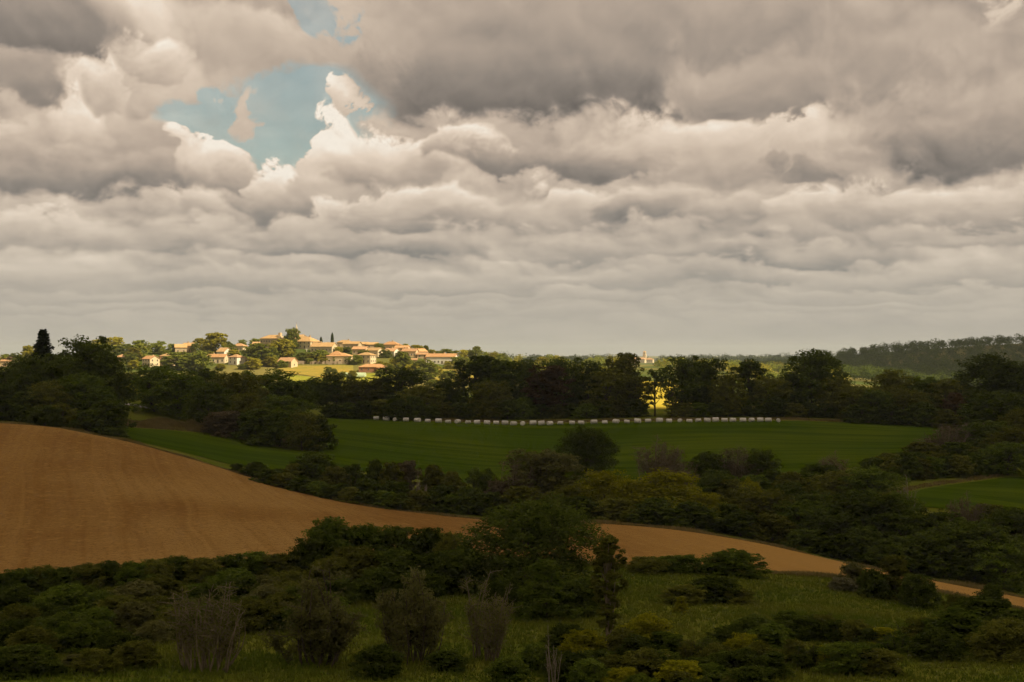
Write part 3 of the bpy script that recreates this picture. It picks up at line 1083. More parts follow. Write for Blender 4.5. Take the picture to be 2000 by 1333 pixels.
ROOF = {'tan': roof_mat('roof_tile_tan', (0.46, 0.29, 0.13), (0.56, 0.37, 0.18)), 'orange': roof_mat('roof_tile_orange', (0.50, 0.27, 0.12), (0.58, 0.34, 0.17)), 'pink': roof_mat('roof_tile_pink', (0.47, 0.27, 0.14), (0.54, 0.33, 0.18))}
PANE = plain_mat('window_pane', (0.035, 0.04, 0.045), (0.06, 0.06, 0.06), 1.0, 0.25, 0.5)
FRAME = plain_mat('window_frame', (0.50, 0.46, 0.40), (0.58, 0.53, 0.46))
SHUTTER = plain_mat('door_wood', (0.10, 0.07, 0.05), (0.15, 0.10, 0.07))
STONE = wall_mat('rubble_stone', (0.30, 0.24, 0.17), (0.42, 0.33, 0.23))
DARK_TIMBER = plain_mat('eaves_timber', (0.16, 0.10, 0.06), (0.22, 0.14, 0.09))  # dark brown wood, used for the spire cross


def box(x0, x1, y0, y1, z0, z1):
    v = [(x0, y0, z0), (x1, y0, z0), (x1, y1, z0), (x0, y1, z0), (x0, y0, z1), (x1, y0, z1), (x1, y1, z1), (x0, y1, z1)]
    f = [(3, 2, 1, 0), (4, 5, 6, 7), (0, 1, 5, 4), (1, 2, 6, 5), (2, 3, 7, 6), (3, 0, 4, 7)]
    return v, f


def join(parts):
    V, Fc = [], []
    for v, f in parts:
        n = len(V)
        V += list(v)
        Fc += [tuple(i + n for i in q) for q in f]
    return V, Fc


_box_cache = {}


def wbox(w, t, h, key):
    """shared data for a window of one size: frame slab and a pane standing 2 cm proud of it"""
    k = (round(w, 2), round(t, 2), round(h, 2), key)
    if k not in _box_cache:
        if key == 'frame':
            v, f = box(-w / 2, w / 2, -t / 2, t / 2, 0, h)
            mt = FRAME
        elif key == 'door':
            v, f = join([box(-w / 2, w / 2, -t / 2, t / 2, 0, h), box(-w / 2 + 0.1, -0.03, -t / 2 - 0.03, -t / 2, 0.15, h - 0.1), box(0.03, w / 2 - 0.1, -t / 2 - 0.03, -t / 2, 0.15, h - 0.1)])
            mt = SHUTTER
        else:
            a = w / 2 - 0.08
            v, f = join([box(-a, -0.03, -t / 2 - 0.02, t / 2, 0.08, h - 0.08), box(0.03, a, -t / 2 - 0.02, t / 2, 0.08, h - 0.08)])
            mt = PANE
        me = bpy.data.meshes.new(key)
        me.from_pydata(v, [], f)
        me.materials.append(mt)
        _box_cache[k] = me
    return _box_cache[k]


def part(name, me, parent, loc=(0, 0, 0), rz=0.0):
    o = bpy.data.objects.new(name, me)
    COL.objects.link(o)
    o.parent = parent
    o.location = loc
    o.rotation_euler = (0, 0, rz)
    return o


def window(parent, loc, rz, w=1.0, h=1.4):
    o = part('window', wbox(w, 0.14, h, 'frame'), parent, loc, rz)
    part('pane', wbox(w, 0.16, h, 'pane'), o)
    return o


def roof_geo(w, dp, h, rh, kind, ov=0.5, th=0.28):
    """tiled slab: outer and inner skin, ridge along x; gable or hip"""
    hw, hd = w / 2 + ov, dp / 2 + ov
    ins = 0.0 if kind == 'gable' else min(hd, hw * 0.92)
    e = h - rh / (dp / 2) * ov

    def skin(dz):
        return [(-hw, -hd, e + dz), (hw, -hd, e + dz), (hw, hd, e + dz), (-hw, hd, e + dz), (-hw + ins, 0, h + rh + dz), (hw - ins, 0, h + rh + dz)]
    v = skin(th) + skin(0.0)
    f = [(0, 1, 5, 4), (2, 3, 4, 5), (7, 6, 10, 11), (9, 8, 11, 10), (0, 6, 7, 1), (2, 8, 9, 3)]
    if kind == 'hip':
        f += [(1, 2, 5), (3, 0, 4), (8, 7, 11), (6, 9, 10), (1, 7, 8, 2), (3, 9, 6, 0)]
    else:
        f += [(1, 7, 11, 5), (5, 11, 8, 2), (3, 9, 10, 4), (4, 10, 6, 0)]
    return v, f


def house(px, base, w, dp, h, rh, rot, roof, wall, tile, label, front=2, side=1, floors=1, chim=(), near=900, far=1260, door=True, name='house', cat='house'):
    x, y, z = hit_ground(px, base, near, far)
    e = empty(name, (x, y, z), -R(rot))
    hw, hd = w / 2, dp / 2
    if roof == 'gable':
        v = [(-hw, -hd, -2), (hw, -hd, -2), (hw, hd, -2), (-hw, hd, -2), (-hw, -hd, h), (hw, -hd, h), (hw, hd, h), (-hw, hd, h), (-hw, 0, h + rh - 0.02), (hw, 0, h + rh - 0.02)]
        f = [(3, 2, 1, 0), (0, 1, 5, 4), (2, 3, 7, 6), (1, 2, 6, 9, 5), (3, 0, 4, 8, 7)]
    else:
        v, f = box(-hw, hw, -hd, hd, -2, h)
    mesh_obj('wall', v, f, WALL[wall], e)
    v, f = roof_geo(w, dp, h, rh, roof)
    ro = mesh_obj('roof', v, f, ROOF[tile], e)
    for (cx, cy) in chim:
        zt = h + rh * (1 - abs(cy) / hd)
        cv, cf = join([box(cx - 0.45, cx + 0.45, cy - 0.35, cy + 0.35, zt - 0.8, zt + 1.1), box(cx - 0.55, cx + 0.55, cy - 0.45, cy + 0.45, zt + 1.1, zt + 1.25)])
        mesh_obj('chimney', cv, cf, WALL['tan'], ro)
    fh = h / floors
    for fl in range(floors):
        for k in range(front):
            wx = -hw + w * (k + 0.5) / front
            if fl == 0 and door and k == front // 2:
                part('door', wbox(1.1, 0.12, 2.1, 'door'), e, (wx, -hd - 0.03, 0.05))
            else:
                window(e, (wx, -hd - 0.02, fl * fh + 0.9), 0.0)
        for k in range(side):
            wy = -hd + dp * (k + 0.5) / side
            window(e, (hw + 0.02, wy, fl * fh + 0.9), math.pi / 2)
            window(e, (-hw - 0.02, wy, fl * fh + 0.9), -math.pi / 2)
    tag(e, label, cat, 'houses of the hill village')
    return e


house(240, 705, 8, 7, 2.8, 1.7, 20, 'hip', 'tan', 'pink', 'small pink-roofed bungalow at the left end of the village', 3, 1)
house(295, 716, 9, 9, 5.4, 2.2, 38, 'gable', 'cream', 'orange', 'cream two-storey gabled house with orange roof at the village left', 3, 2, 2, ((1, 1),))
house(330, 714, 11, 7, 7.0, 1.6, 24, 'hip', 'tan', 'tan', 'tall tan house right behind the cream gabled one', 3, 1, 2)
house(289, 682, 5, 4, 3, 1.2, 10, 'gable', 'cream', 'tan', 'tiny gabled house between two round trees', 1, 1)
house(353, 690, 9, 8, 4.5, 2.4, -15, 'gable', 'stone', 'tan', 'left of the joined stone roofs above the dark trees', 2, 1, 1, ((2, 0),))
house(370, 688, 8, 8, 5.0, 2.2, 15, 'gable', 'stone', 'tan', 'right of the joined stone roofs above the dark trees', 2, 1, 1, ((-1, 0), (2, 1)))
house(425, 709, 14, 7, 4.2, 2.0, 12, 'gable', 'cream', 'orange', 'long cream house with orange roof below the yellow-green tree', 4, 1, 1, ((-3, 0),))
house(438, 698, 8, 8, 4.2, 2.8, 35, 'gable', 'white', 'tan', 'white gable rising behind the long orange-roofed house', 2, 1)
house(462, 712, 9, 8, 5.2, 1.8, 35, 'hip', 'white', 'pink', 'white corner house with low hipped pink roof', 2, 1, 2)
house(479, 709, 7, 5, 3.0, 0.8, 10, 'gable', 'white', 'tan', 'low white annex beside the hipped pink roof', 2, 1)
house(468, 686, 10, 7, 4.0, 1.8, 18, 'hip', 'cream', 'pink', 'hipped house on the slope left of the castle', 3, 2)
house(503, 680, 7, 5, 3.2, 1.5, 5, 'gable', 'tan', 'tan', 'low tan shed roof just left of the castle', 1, 1, door=False)
# the long castle block on top
e = house(535, 680, 19, 10, 7.6, 2.6, 22, 'hip', 'stone', 'tan', 'long stone castle with many windows on the hilltop', 8, 2, 2, ((7.0, 0),), near=1080, name='castle', cat='castle')
v, f = join([box(6.2, 9.8, -5.3, 3.0, -2, 9.2)])
mesh_obj('tower', v, f, WALL['cream'], e)
v, f = box(6.0, 8.0, -3.2, -1.4, 9.2, 12.2)
mesh_obj('turret', v, f, WALL['tan'], e)
# church: nave, tower and spire
x, y, z = hit_ground(570, 684, 1120, 1300)
e = empty('church', (x + 1.0, y + 18, z + 1.0), -R(15))
mesh_obj('nave', [(-7, -4, -3), (7, -4, -3), (7, 4, -3), (-7, 4, -3), (-7, -4, 7), (7, -4, 7), (7, 4, 7), (-7, 4, 7), (-7, 0, 10), (7, 0, 10)], [(3, 2, 1, 0), (0, 1, 5, 4), (2, 3, 7, 6), (1, 2, 6, 9, 5), (3, 0, 4, 8, 7)], WALL['cream'], e)
v, f = roof_geo(14, 8, 7, 3, 'gable')
mesh_obj('roof', v, f, ROOF['tan'], e)
v, f = join([box(-1.3, 1.3, -1.3, 1.3, -3, 13.2), box(-1.5, 1.5, -1.5, 1.5, 13.2, 13.6)])
tw = mesh_obj('tower', v, f, WALL['cream'], e)
for a in (0, 1.5708, 3.1416, 4.7124):
    part('belfry_opening', wbox(0.9, 0.1, 2.2, 'pane'), tw, (math.sin(a) * 1.3, -math.cos(a) * 1.3, 10.4), a)
n8 = [(math.cos(k * math.pi / 4) * 1.25, math.sin(k * math.pi / 4) * 1.25, 13.6) for k in range(8)]
sp_ = mesh_obj('spire', n8 + [(0, 0, 20.4)], [(k, (k + 1) % 8, 8) for k in range(8)] + [tuple(range(7, -1, -1))], WALL['cream'], e)
v, f = join([box(-0.05, 0.05, -0.05, 0.05, 20.2, 21.6), box(-0.35, 0.35, -0.05, 0.05, 20.9, 21.05)])
mesh_obj('cross', v, f, DARK_TIMBER, sp_)
tag(e, 'church with slender pointed spire behind the hilltop tree', 'church')
house(600, 681, 16, 12, 5.6, 3.6, 30, 'hip', 'cream', 'tan', 'big hipped hall right of the church spire', 4, 3, 2, ((3, 0),), near=1080)
house(588, 675, 6, 5, 8.4, 1.2, 30, 'gable', 'white', 'tan', 'white gable end peeping over the big hipped hall', 1, 1, near=1120)
house(633, 688, 19, 9, 4.2, 3.0, 22, 'gable', 'cream', 'tan', 'long tan-roofed house with bright gable below the cypresses', 6, 2, 1, ((-3, 0), (3, 1)))
house(674, 678, 12, 7, 4.2, 1.6, 10, 'hip', 'tan', 'tan', 'hipped roof behind, right of the taller cypress', 3, 1, 1, ((3, 0),))
house(688, 682, 13, 8, 4.0, 1.8, 14, 'gable', 'stone', 'tan', 'tan roof in front of the hipped one right of the cypress', 4, 1)
# large double-roofed house
e = house(664, 709, 17, 11, 5.0, 2.0, 14, 'hip', 'cream', 'orange', 'largest house, orange double roof above the stone terrace', 4, 2, 1)
v, f = roof_geo(8, 6, 6.4, 2.0, 'hip')
up = mesh_obj('upper_roof', [(a - 2.5, b, c) for a, b, c in v], f, ROOF['orange'], e)
v, f = box(-6.3, 1.3, -2.9, 2.9, 5.4, 6.5)
mesh_obj('upper_wall', v, f, WALL['tan'], e)
house(704, 692, 11, 7, 3.8, 1.8, 16, 'gable', 'tan', 'pink', 'pink-roofed house above the cream one with windows', 3, 1)
house(716, 710, 11, 9, 6.0, 1.8, 22, 'hip', 'cream', 'tan', 'cream two-storey house with tan hipped roof and small windows', 3, 3, 2)
e = house(729, 726, 19, 9, 3.2, 1.9, 8, 'hip', 'brick', 'orange', 'low brick building with broad orange roof and porch', 4, 2)
for k in range(3):
    v, f = box(5.4 + k * 1.9, 5.7 + k * 1.9, -6.0, -5.7, -1, 2.9)
    mesh_obj('pillar', v, f, WALL['white'], e)
v, f = [(3.6, -6.5, 2.75), (9.9, -6.5, 2.75), (9.9, -4.4, 3.15), (3.6, -4.4, 3.15), (3.6, -6.5, 2.95), (9.9, -6.5, 2.95), (9.9, -4.4, 3.35), (3.6, -4.4, 3.35)], box(0, 1, 0, 1, 0, 1)[1]
mesh_obj('porch_roof', v, f, ROOF['orange'], e)
house(732, 696, 10, 8, 4.2, 2.0, 25, 'gable', 'cream', 'tan', 'cream-sided gabled house left of the dark garden trees', 2, 2)
house(728, 680, 9, 6, 3.4, 1.6, 5, 'gable', 'stone', 'tan', 'small tan roof on the skyline above the cream-sided house', 2, 1)
house(710, 678, 8, 6, 3.4, 1.5, -8, 'gable', 'stone', 'tan', 'second tan roof on the skyline left of the small one', 2, 1)
house(765, 684, 13, 8, 4.4, 2.2, 18, 'hip', 'tan', 'orange', 'orange hipped house highest on the right skyline', 3, 1, 1, ((1, 0),))
house(766, 697, 9, 8, 4.0, 2.2, 30, 'gable', 'white', 'pink', 'gabled house with white side below the orange skyline house', 2, 1, 1, ((0, 0),))
house(786, 688, 11, 6, 3.4, 1.6, 15, 'gable', 'tan', 'orange', 'narrow orange roof on the right-hand slope', 3, 1, 1, ((-2, 0),))
house(801, 697, 11, 7, 4.2, 1.8, 12, 'gable', 'tan', 'pink', 'tan house with a row of windows on the right-hand slope', 5, 1, 1, ((-4, 0),))
house(818, 697, 10, 8, 4.0, 2.0, -40, 'gable', 'tan', 'orange', 'orange gabled house turned endwise on the right-hand slope', 2, 2)
house(826, 700, 8, 5, 2.8, 1.2, 10, 'gable', 'tan', 'pink', 'small pink outbuilding left of the long farmhouse', 2, 1)
house(863, 711, 22, 9, 5.2, 2.2, 12, 'gable', 'white', 'orange', 'long white farmhouse with orange roof at the village right end', 8, 1, 1, ((-6, 0), (2, 0)))
house(808, 709, 5, 4, 2.2, 0.9, 0, 'gable', 'tan', 'pink', 'tiny garden hut left of the big round trees', 1, 1)
house(838, 707, 6, 5, 2.2, 1.1, 10, 'gable', 'tan', 'orange', 'low orange shed before the long farmhouse', 1, 1)
house(562, 717, 12, 8, 4.0, 2.6, 28, 'gable', 'cream', 'pink', 'cream gabled house alone at the pasture edge', 2, 1, 1, ((0, 1),))
house(14, 716, 14, 9, 4.0, 2.6, 10, 'gable', 'tan', 'pink', 'reddish roof at the left edge behind the wood', 3, 1, near=600, far=1100)

# pale green shelter on the lawn
x, y, z = hit_ground(690, 736, 900, 1040)
e = empty('shelter', (x, y, z), -R(6))
seg = 9
prof = [(math.cos(math.pi * k / seg) * 3.4, math.sin(math.pi * k / seg) * 2.8) for k in range(seg + 1)]
v = [(-8.5, a, b) for a, b in prof] + [(8.5, a, b) for a, b in prof]
f = [(k, k + 1, seg + 2 + k, seg + 1 + k) for k in range(seg)] + [tuple(range(seg, -1, -1)), tuple(range(seg + 1, 2 * seg + 2))]
mesh_obj('cover', v, f, plain_mat('shelter_cover', (0.45, 0.58, 0.36), (0.52, 0.63, 0.42)), e)
for k in range(6):
    xx = -8.5 + k * 3.4
    g = Geo()
    g.tube([(xx, a * 1.01, b * 1.01) for a, b in prof], [0.07] * (seg + 1), 5)
    part('hoop', g.data('hoop', FRAME), e)
tag(e, 'pale green rounded garden shelter on the lawn', 'shelter')

# stone terrace wall
def terrace(px0, px1, base, h):
    e = empty('terrace_wall', hit_ground((px0 + px1) / 2, base, 950, 1150))
    ex, ey, ez = e.location
    rng = np.random.RandomState(3)
    V, Fc = [], []
    n = 22
    for k in range(n):
        p = px0 + (px1 - px0) * (k + 0.5) / n
        x, y, z = hit_ground(p, base + rng.uniform(-1, 1), 950, 1150)
        w = (px1 - px0) / n / F * y * 0.5
        hh = h * rng.uniform(0.7, 1.1)
        b, f = box(x - ex - w, x - ex + w, y - ey - 0.4, y - ey + 0.4, z - ez - 1, z - ez + hh)
        me = mesh_obj('stone_block', b, f, STONE, e)
    tag(e, 'rough stone terrace wall under the largest house', 'wall')


terrace(582, 668, 712, 2.6)


def pole(px, base, top, label, near, far):
    x, y, z = hit_ground(px, base, near, far)
    h = (HZ - top) / F * y - z
    e = empty('utility_pole', (x, y, z))
    g = Geo()
    g.tube([(0, 0, -0.5), (0, 0, h)], [0.22, 0.16], 8)
    part('post', g.data('post', WALL['white']), e)
    v, f = box(-0.9, 0.9, -0.08, 0.08, h - 0.7, h - 0.5)
    mesh_obj('crossarm', v, f, WALL['white'], e)
    for k in (-0.8, 0.0, 0.8):
        v, f = box(k - 0.07, k + 0.07, -0.07, 0.07, h - 0.5, h - 0.2)
        mesh_obj('insulator', v, f, FRAME, e)
    tag(e, label, 'pole', 'utility poles of the village')


pole(599, 707, 681, 'pale utility pole before the hillside gardens', 950, 1150)
pole(836.5, 694, 684, 'short pale pole above the long farmhouse roof', 980, 1150)

# ------------------------------------------------------------------ trees of the village
VT = [(195, 663, 690, 32, 'lime'), (227, 659, 688, 28, 'lime'), (246, 672, 692, 26, 'sage'), (212, 672, 694, 34, 'sage'), (273, 665, 704, 32, 'sage'), (262, 680, 706, 26, 'lime'), (308, 667, 692, 30, 'sage'), (337, 672, 690, 20, 'sage'), (381, 671, 689, 14, 'sage'),
      (394, 661, 684, 27, 'lime'), (420, 651, 692, 36, 'lime'), (408, 668, 692, 26, 'lime'), (448, 673, 693, 26, 'sage'), (348, 688, 722, 50, 'sage'), (392, 687, 724, 36, 'sage'), (443, 667, 680, 16, 'sage'), (473, 664, 676, 15, 'sage'), (500, 662, 678, 24, 'sage'),
      (490, 674, 700, 28, 'sage'), (512, 671, 713, 42, 'sage'), (551, 663, 702, 42, 'lime'), (571, 642, 682, 26, 'sage'), (534, 682, 706, 26, 'sage'), (528, 697, 717, 24, 'lime'), (552, 704, 719, 18, 'sage'), (594, 688, 707, 24, 'sage'), (610, 690, 707, 22, 'lime'), (624, 684, 707, 30, 'sage'), (641, 690, 708, 22, 'sage'),
      (657, 694, 710, 16, 'sage'), (681, 696, 711, 13, 'sage'), (697, 694, 713, 18, 'sage'), (719, 684, 696, 17, 'sage'), (662, 678, 690, 14, 'lime'), (676, 678, 688, 22, 'sage'), (641, 717, 731, 14, 'sage'), (653, 720, 732, 10, 'sage'), (688, 724, 738, 14, 'lime'), (786, 687, 728, 30, 'sage'), (772, 700, 728, 24, 'lime'), (741, 671, 684, 16, 'sage'),
      (753, 683, 699, 20, 'sage'), (830, 704, 742, 42, 'sage'), (806, 712, 738, 30, 'lime'), (894, 697, 722, 26, 'sage'), (876, 706, 722, 18, 'lime'), (788, 672, 684, 20, 'lime'), (815, 674, 690, 26, 'lime'), (832, 675, 694, 10, 'sage'), (843, 683, 696, 14, 'lime'), (856, 686, 698, 14, 'sage'), (876, 682, 698, 30, 'sage'), (908, 684, 708, 26, 'lime'),
      (928, 677, 714, 22, 'sage'), (946, 687, 718, 22, 'sage'), (964, 688, 722, 22, 'lime'), (979, 691, 726, 24, 'sage'), (878, 724, 748, 30, 'sage'), (872, 744, 768, 34, 'lime'), (905, 730, 752, 28, 'lime'), (846, 742, 764, 26, 'sage'), (430, 711, 722, 16, 'lime'), (474, 711, 722, 18, 'sage'), (495, 700, 722, 26, 'lime'),
      (262, 704, 722, 20, 'lime'), (232, 706, 722, 24, 'sage'), (56, 676, 712, 24, 'lime'), (8, 692, 716, 22, 'sage'), (30, 690, 716, 22, 'sage'), (1000, 706, 730, 26, 'lime'), (1025, 712, 736, 26, 'lime'), (1060, 697, 730, 24, 'lime'), (1085, 702, 734, 26, 'sage'), (745, 706, 720, 18, 'lime'), (742, 722, 736, 16, 'sage'), (180, 674, 700, 30, 'sage'), (255, 690, 712, 26, 'sage'), (322, 684, 700, 22, 'sage'), (365, 704, 724, 26, 'sage'), (455, 684, 700, 20, 'lime'), (525, 690, 712, 26, 'lime'), (565, 676, 700, 22, 'sage'), (582, 694, 708, 16, 'sage'), (632, 694, 710, 20, 'lime'), (604, 700, 711, 14, 'sage'), (765, 712, 730, 22, 'sage'), (800, 704, 722, 20, 'sage'), (850, 716, 736, 24, 'lime'), (918, 700, 726, 24, 'sage'), (955, 704, 730, 26, 'sage'), (990, 700, 730, 24, 'sage'), (900, 712, 730, 18, 'lime'), (706, 684, 694, 12, 'sage'), (670, 726, 738, 12, 'sage')]
VT.sort()
cnt = {}
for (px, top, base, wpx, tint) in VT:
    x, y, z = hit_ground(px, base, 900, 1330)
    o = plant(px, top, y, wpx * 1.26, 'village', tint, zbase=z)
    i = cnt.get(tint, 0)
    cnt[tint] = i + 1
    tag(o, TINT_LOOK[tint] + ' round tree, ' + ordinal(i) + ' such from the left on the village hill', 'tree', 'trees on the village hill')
for (px, top, base, wpx, lab) in ((649, 650, 674, 6.5, 'taller of two dark cypresses on the village skyline'), (627, 658, 674, 6, 'shorter of two dark cypresses on the village skyline')):
    x, y, z = hit_ground(px, base, 1060, 1300)
    tag(plant(px, top, y, wpx, 'cypress', 'blue', zbase=z), lab, 'cypress', 'cypresses on the skyline')


# ------------------------------------------------------------------ woods too far off to count
def wood(name, spots, tints, leaf, per, label):
    """spots: x, y, height, width of each crown"""
    rng = np.random.RandomState(17)
    for tint in tints:
        g = Geo()
        for (x, y, h, w, t) in spots:
            if t != tint:
                continue
            z = gz(x, y)
            m = 7
            cc = np.stack([x + rng.normal(size=m) * w * 0.22, y + rng.normal(size=m) * w * 0.22, z + h * rng.uniform(0.25, 0.82, m)], 1)
            clump_leaves(g, rng, cc, np.full(m, w * 0.30), per, leaf, 0.8)
        o = bpy.data.objects.new(name, g.data(name, LEAF[tint]))
        COL.objects.link(o)
        tag(o, label[tint], 'wood', kind='stuff')


rw = np.random.RandomState(23)
sp = []
for _ in range(900):                       # right-hand wooded hill
    px = rw.uniform(1570, 2150)
    d = rw.uniform(1180, 1800)
    if px < 1650 and d < 1500 and rw.rand() < 0.6:
        continue
    sp.append(((px - 1000) / F * d, d, rw.uniform(9, 14), rw.uniform(10, 15), 'dark' if rw.rand() < 0.6 else 'green'))
for px in np.arange(1640, 2150, 9):
    d = 1790
    sp.append(((px - 1000) / F * d, d + rw.uniform(-20, 20), rw.uniform(10, 15), rw.uniform(10, 15), 'dark'))
wood('hillside_wood', sp, ('dark', 'green'), 0.9, 22, {'dark': 'dark wood covering the right-hand hill', 'green': 'paler trees mixed into the wood on the right-hand hill'})
sp = []
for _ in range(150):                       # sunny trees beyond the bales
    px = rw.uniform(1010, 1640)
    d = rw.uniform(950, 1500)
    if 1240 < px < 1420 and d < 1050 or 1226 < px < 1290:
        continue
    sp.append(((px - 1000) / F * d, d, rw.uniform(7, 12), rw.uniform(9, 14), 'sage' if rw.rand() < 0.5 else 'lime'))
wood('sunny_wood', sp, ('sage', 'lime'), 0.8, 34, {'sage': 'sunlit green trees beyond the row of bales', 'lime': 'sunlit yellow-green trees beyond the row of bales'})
sp = []
for q in range(620):                       # far ridges; part of their blue haze is put into the leaf tint
    px = rw.uniform(-300, 2300) if q < 320 else rw.uniform(1040, 1560)
    d = rw.choice([2700, 3200, 3700, 4400, 5600]) + rw.uniform(-150, 150)
    if abs(px - 1256) < 36 and d < 3800:
        continue
    sp.append(((px - 1000) / F * d, d, rw.uniform(11, 22), rw.uniform(20, 42), 'blue'))
wood('distant_wood', sp, ('blue',), 1.8, 26, {'blue': 'woods on the far ridges, haze partly put into their dark leaf tint'})

# ------------------------------------------------------------------ far village with a tower
def far_house(px, base, d, w, dp, h, rh, wall, tile, label, rot=15):
    x, y, z = on_ground(px, d)
    z = max(z, (HZ - base) / F * d - 6)
    e = empty('house', (x, y, z), -R(rot))
    v, f = box(-w / 2, w / 2, -dp / 2, dp / 2, -8, h)
    mesh_obj('wall', v, f, WALL[wall], e)
    v, f = roof_geo(w, dp, h, rh, 'hip', 0.6, 0.4)
    mesh_obj('roof', v, f, ROOF[tile], e)
    for k in range(4):
        window(e, (-w / 2 + w * (k + 0.5) / 4, -dp / 2 - 0.02, h * 0.45), 0.0, 1.4, 2.0)
    tag(e, label, 'house', 'houses of the far village')


x, y, z = on_ground(1259, 3700)
zt = (HZ - 712) / F * 3700
e = empty('church', (x, y, zt), -R(20))
v, f = box(-20, -4, -6, 6, -10, 11)
mesh_obj('nave', v, f, WALL['tan'], e)
v, f = roof_geo(16, 12, 11, 5, 'gable')
mesh_obj('roof', [(a - 12, b, c) for a, b, c in v], f, ROOF['pink'], e)
v, f = join([box(-4, 4, -4, 4, -10, 24), box(-4.5, 4.5, -4.5, 4.5, 24, 25), box(-3.4, 3.4, -3.4, 3.4, 25, 32)])
tw = mesh_obj('tower', v, f, WALL['cream'], e)
mesh_obj('tower_roof', [(-3.8, -3.8, 32), (3.8, -3.8, 32), (3.8, 3.8, 32), (-3.8, 3.8, 32), (0, 0, 36)], [(3, 2, 1, 0), (0, 1, 4), (1, 2, 4), (2, 3, 4), (3, 0, 4)], ROOF['tan'], tw)
for a in (0, 1.5708):
    part('belfry_opening', wbox(2.0, 0.2, 4.0, 'pane'), tw, (math.sin(a) * 3.4, -math.cos(a) * 3.4, 26), a)
tag(e, 'square church tower of the far hilltop village', 'church')
far_house(1240, 707, 3690, 26, 14, 11, 4, 'tan', 'pink', 'pink house left of the far church tower')
far_house(1252, 712, 3660, 24, 14, 10, 4, 'cream', 'pink', 'cream house below the far church tower', 25)
far_house(1268, 708, 3680, 22, 14, 9, 4, 'cream', 'orange', 'bright house right of the far church tower', 20)
far_house(1232, 712, 3650, 18, 12, 8, 3, 'tan', 'orange', 'leftmost low house of the far church village', 10)
far_house(1462, 706, 2600, 14, 10, 6, 3, 'tan', 'pink', 'lone pink house on the ridge right of the far village')
far_house(1182, 712, 3200, 14, 10, 6, 3, 'white', 'tan', 'lone white farmhouse on the far slope left of the church')

# ================================================================== wrapped bales along the top of the green field
def bale_mesh():
    L, r, ns, rings = 0.86, 0.60, 20, []
    prof = [(-L, 0.0), (-L, r * 0.80), (-L * 0.95, r * 0.94), (-L * 0.86, r), (-L * 0.3, r * 1.015), (L * 0.3, r * 1.015), (L * 0.86, r), (L * 0.95, r * 0.94), (L, r * 0.80), (L, 0.0)]
    rng = np.random.RandomState(2)
    V, Fc = [], []
    for (x, q) in prof:
        for k in range(ns):
            a = 2 * math.pi * k / ns
            z = math.sin(a) * q * (1 + rng.normal() * 0.012)
            V.append((x + rng.normal() * 0.008, math.cos(a) * q * 1.04, max(z, -r * 0.93) + r * 0.93))
    for i in range(len(prof) - 1):
        for k in range(ns):
            k2 = (k + 1) % ns
            Fc.append((i * ns + k, i * ns + k2, (i + 1) * ns + k2, (i + 1) * ns + k))
    me = bpy.data.meshes.new('hay_bale')
    me.from_pydata(V, [], Fc)
    m = new_mat('bale_wrap')
    P = coord('Object')
    x_, y_, z_ = xyz(P)
    w = S.math('SINE', x_ * 18.0 + noise(P, 3.0, 2.0) * 4.0)
    c = mixc(smooth(noise(position(), 1.4, 3.0, 0.6), 0.35, 0.7), (0.66, 0.64, 0.58), (0.50, 0.48, 0.42))
    c = scale_col(c, 0.85 + obj_random() * 0.3)
    out_surface(principled(c, 0.4, 0.4, w, 0.25, 0.03))
    me.materials.append(m)
    me.polygons.foreach_set('use_smooth', [True] * len(me.polygons))
    return me


BALE_PX = [735, 754, 773, 793, 815.5, 835.6, 856.6, 875.5, 894, 914, 932, 951, 969, 986, 1003, 1021, 1041, 1058, 1074, 1094.5, 1117, 1135, 1160, 1181.5, 1203, 1224, 1245, 1266, 1288, 1307, 1328, 1346.5, 1364, 1381, 1397.5, 1415, 1431, 1451, 1468, 1485, 1501, 1520]
bme = bale_mesh()
rb = np.random.RandomState(8)
for i, px in enumerate(BALE_PX):
    d = float(np.interp(px, [735, 850, 1000, 1250, 1520], [418, 409, 402, 400.5, 402])) + rb.uniform(-0.6, 0.6)
    x = (px - 1000) / F * d
    o = bpy.data.objects.new('hay_bale', bme)
    COL.objects.link(o)
    o.location = (x, d, gz(x, d) + 0.08)
    o.rotation_euler = (0, rb.normal() * 0.04, rb.normal() * 0.3 if rb.rand() < 0.8 else 1.2 + rb.normal() * 0.2)
    s = rb.uniform(0.86, 1.06)
    o.scale = (s, s, s * rb.uniform(0.9, 1.05))
    tag(o, 'white wrapped bale, ' + ordinal(i) + ' from the left in the long row', 'bale', 'wrapped bales along the top of the green field')


# ================================================================== trees and shrubs
# wood behind the ploughed field, upper left
plant_group([
    (84, 645, 342, 112, 'spruce', 'blue', 'blackish pointed conifer rising above the wood'),
    (-25, 716, 345, 120, 'oak', 'dark'), (28, 708, 340, 95, 'oak', 'dark'), (66, 694, 336, 90, 'oak', 'dark'), (118, 700, 334, 95, 'oak', 'dark'), (165, 661, 344, 118, 'oak', 'dark'), (212, 698, 348, 80, 'oak', 'dark'),
    (10, 752, 326, 90, 'hedge', 'dark'), (58, 765, 322, 80, 'hedge', 'dark'), (100, 745, 324, 90, 'oak', 'olive'), (160, 733, 326, 92, 'oak', 'green'), (120, 790, 314, 70, 'hedge', 'olive'), (214, 781, 313, 74, 'hedge', 'dark'),
    (180, 800, 308, 66, 'hedge', 'dark'), (150, 815, 308, 50, 'bush', 'olive'), (232, 836, 303, 34, 'bush', 'dark'), (88, 818, 308, 60, 'bush', 'dark')],
    'in the wood above the ploughed field', 'trees of the wood above the ploughed field')
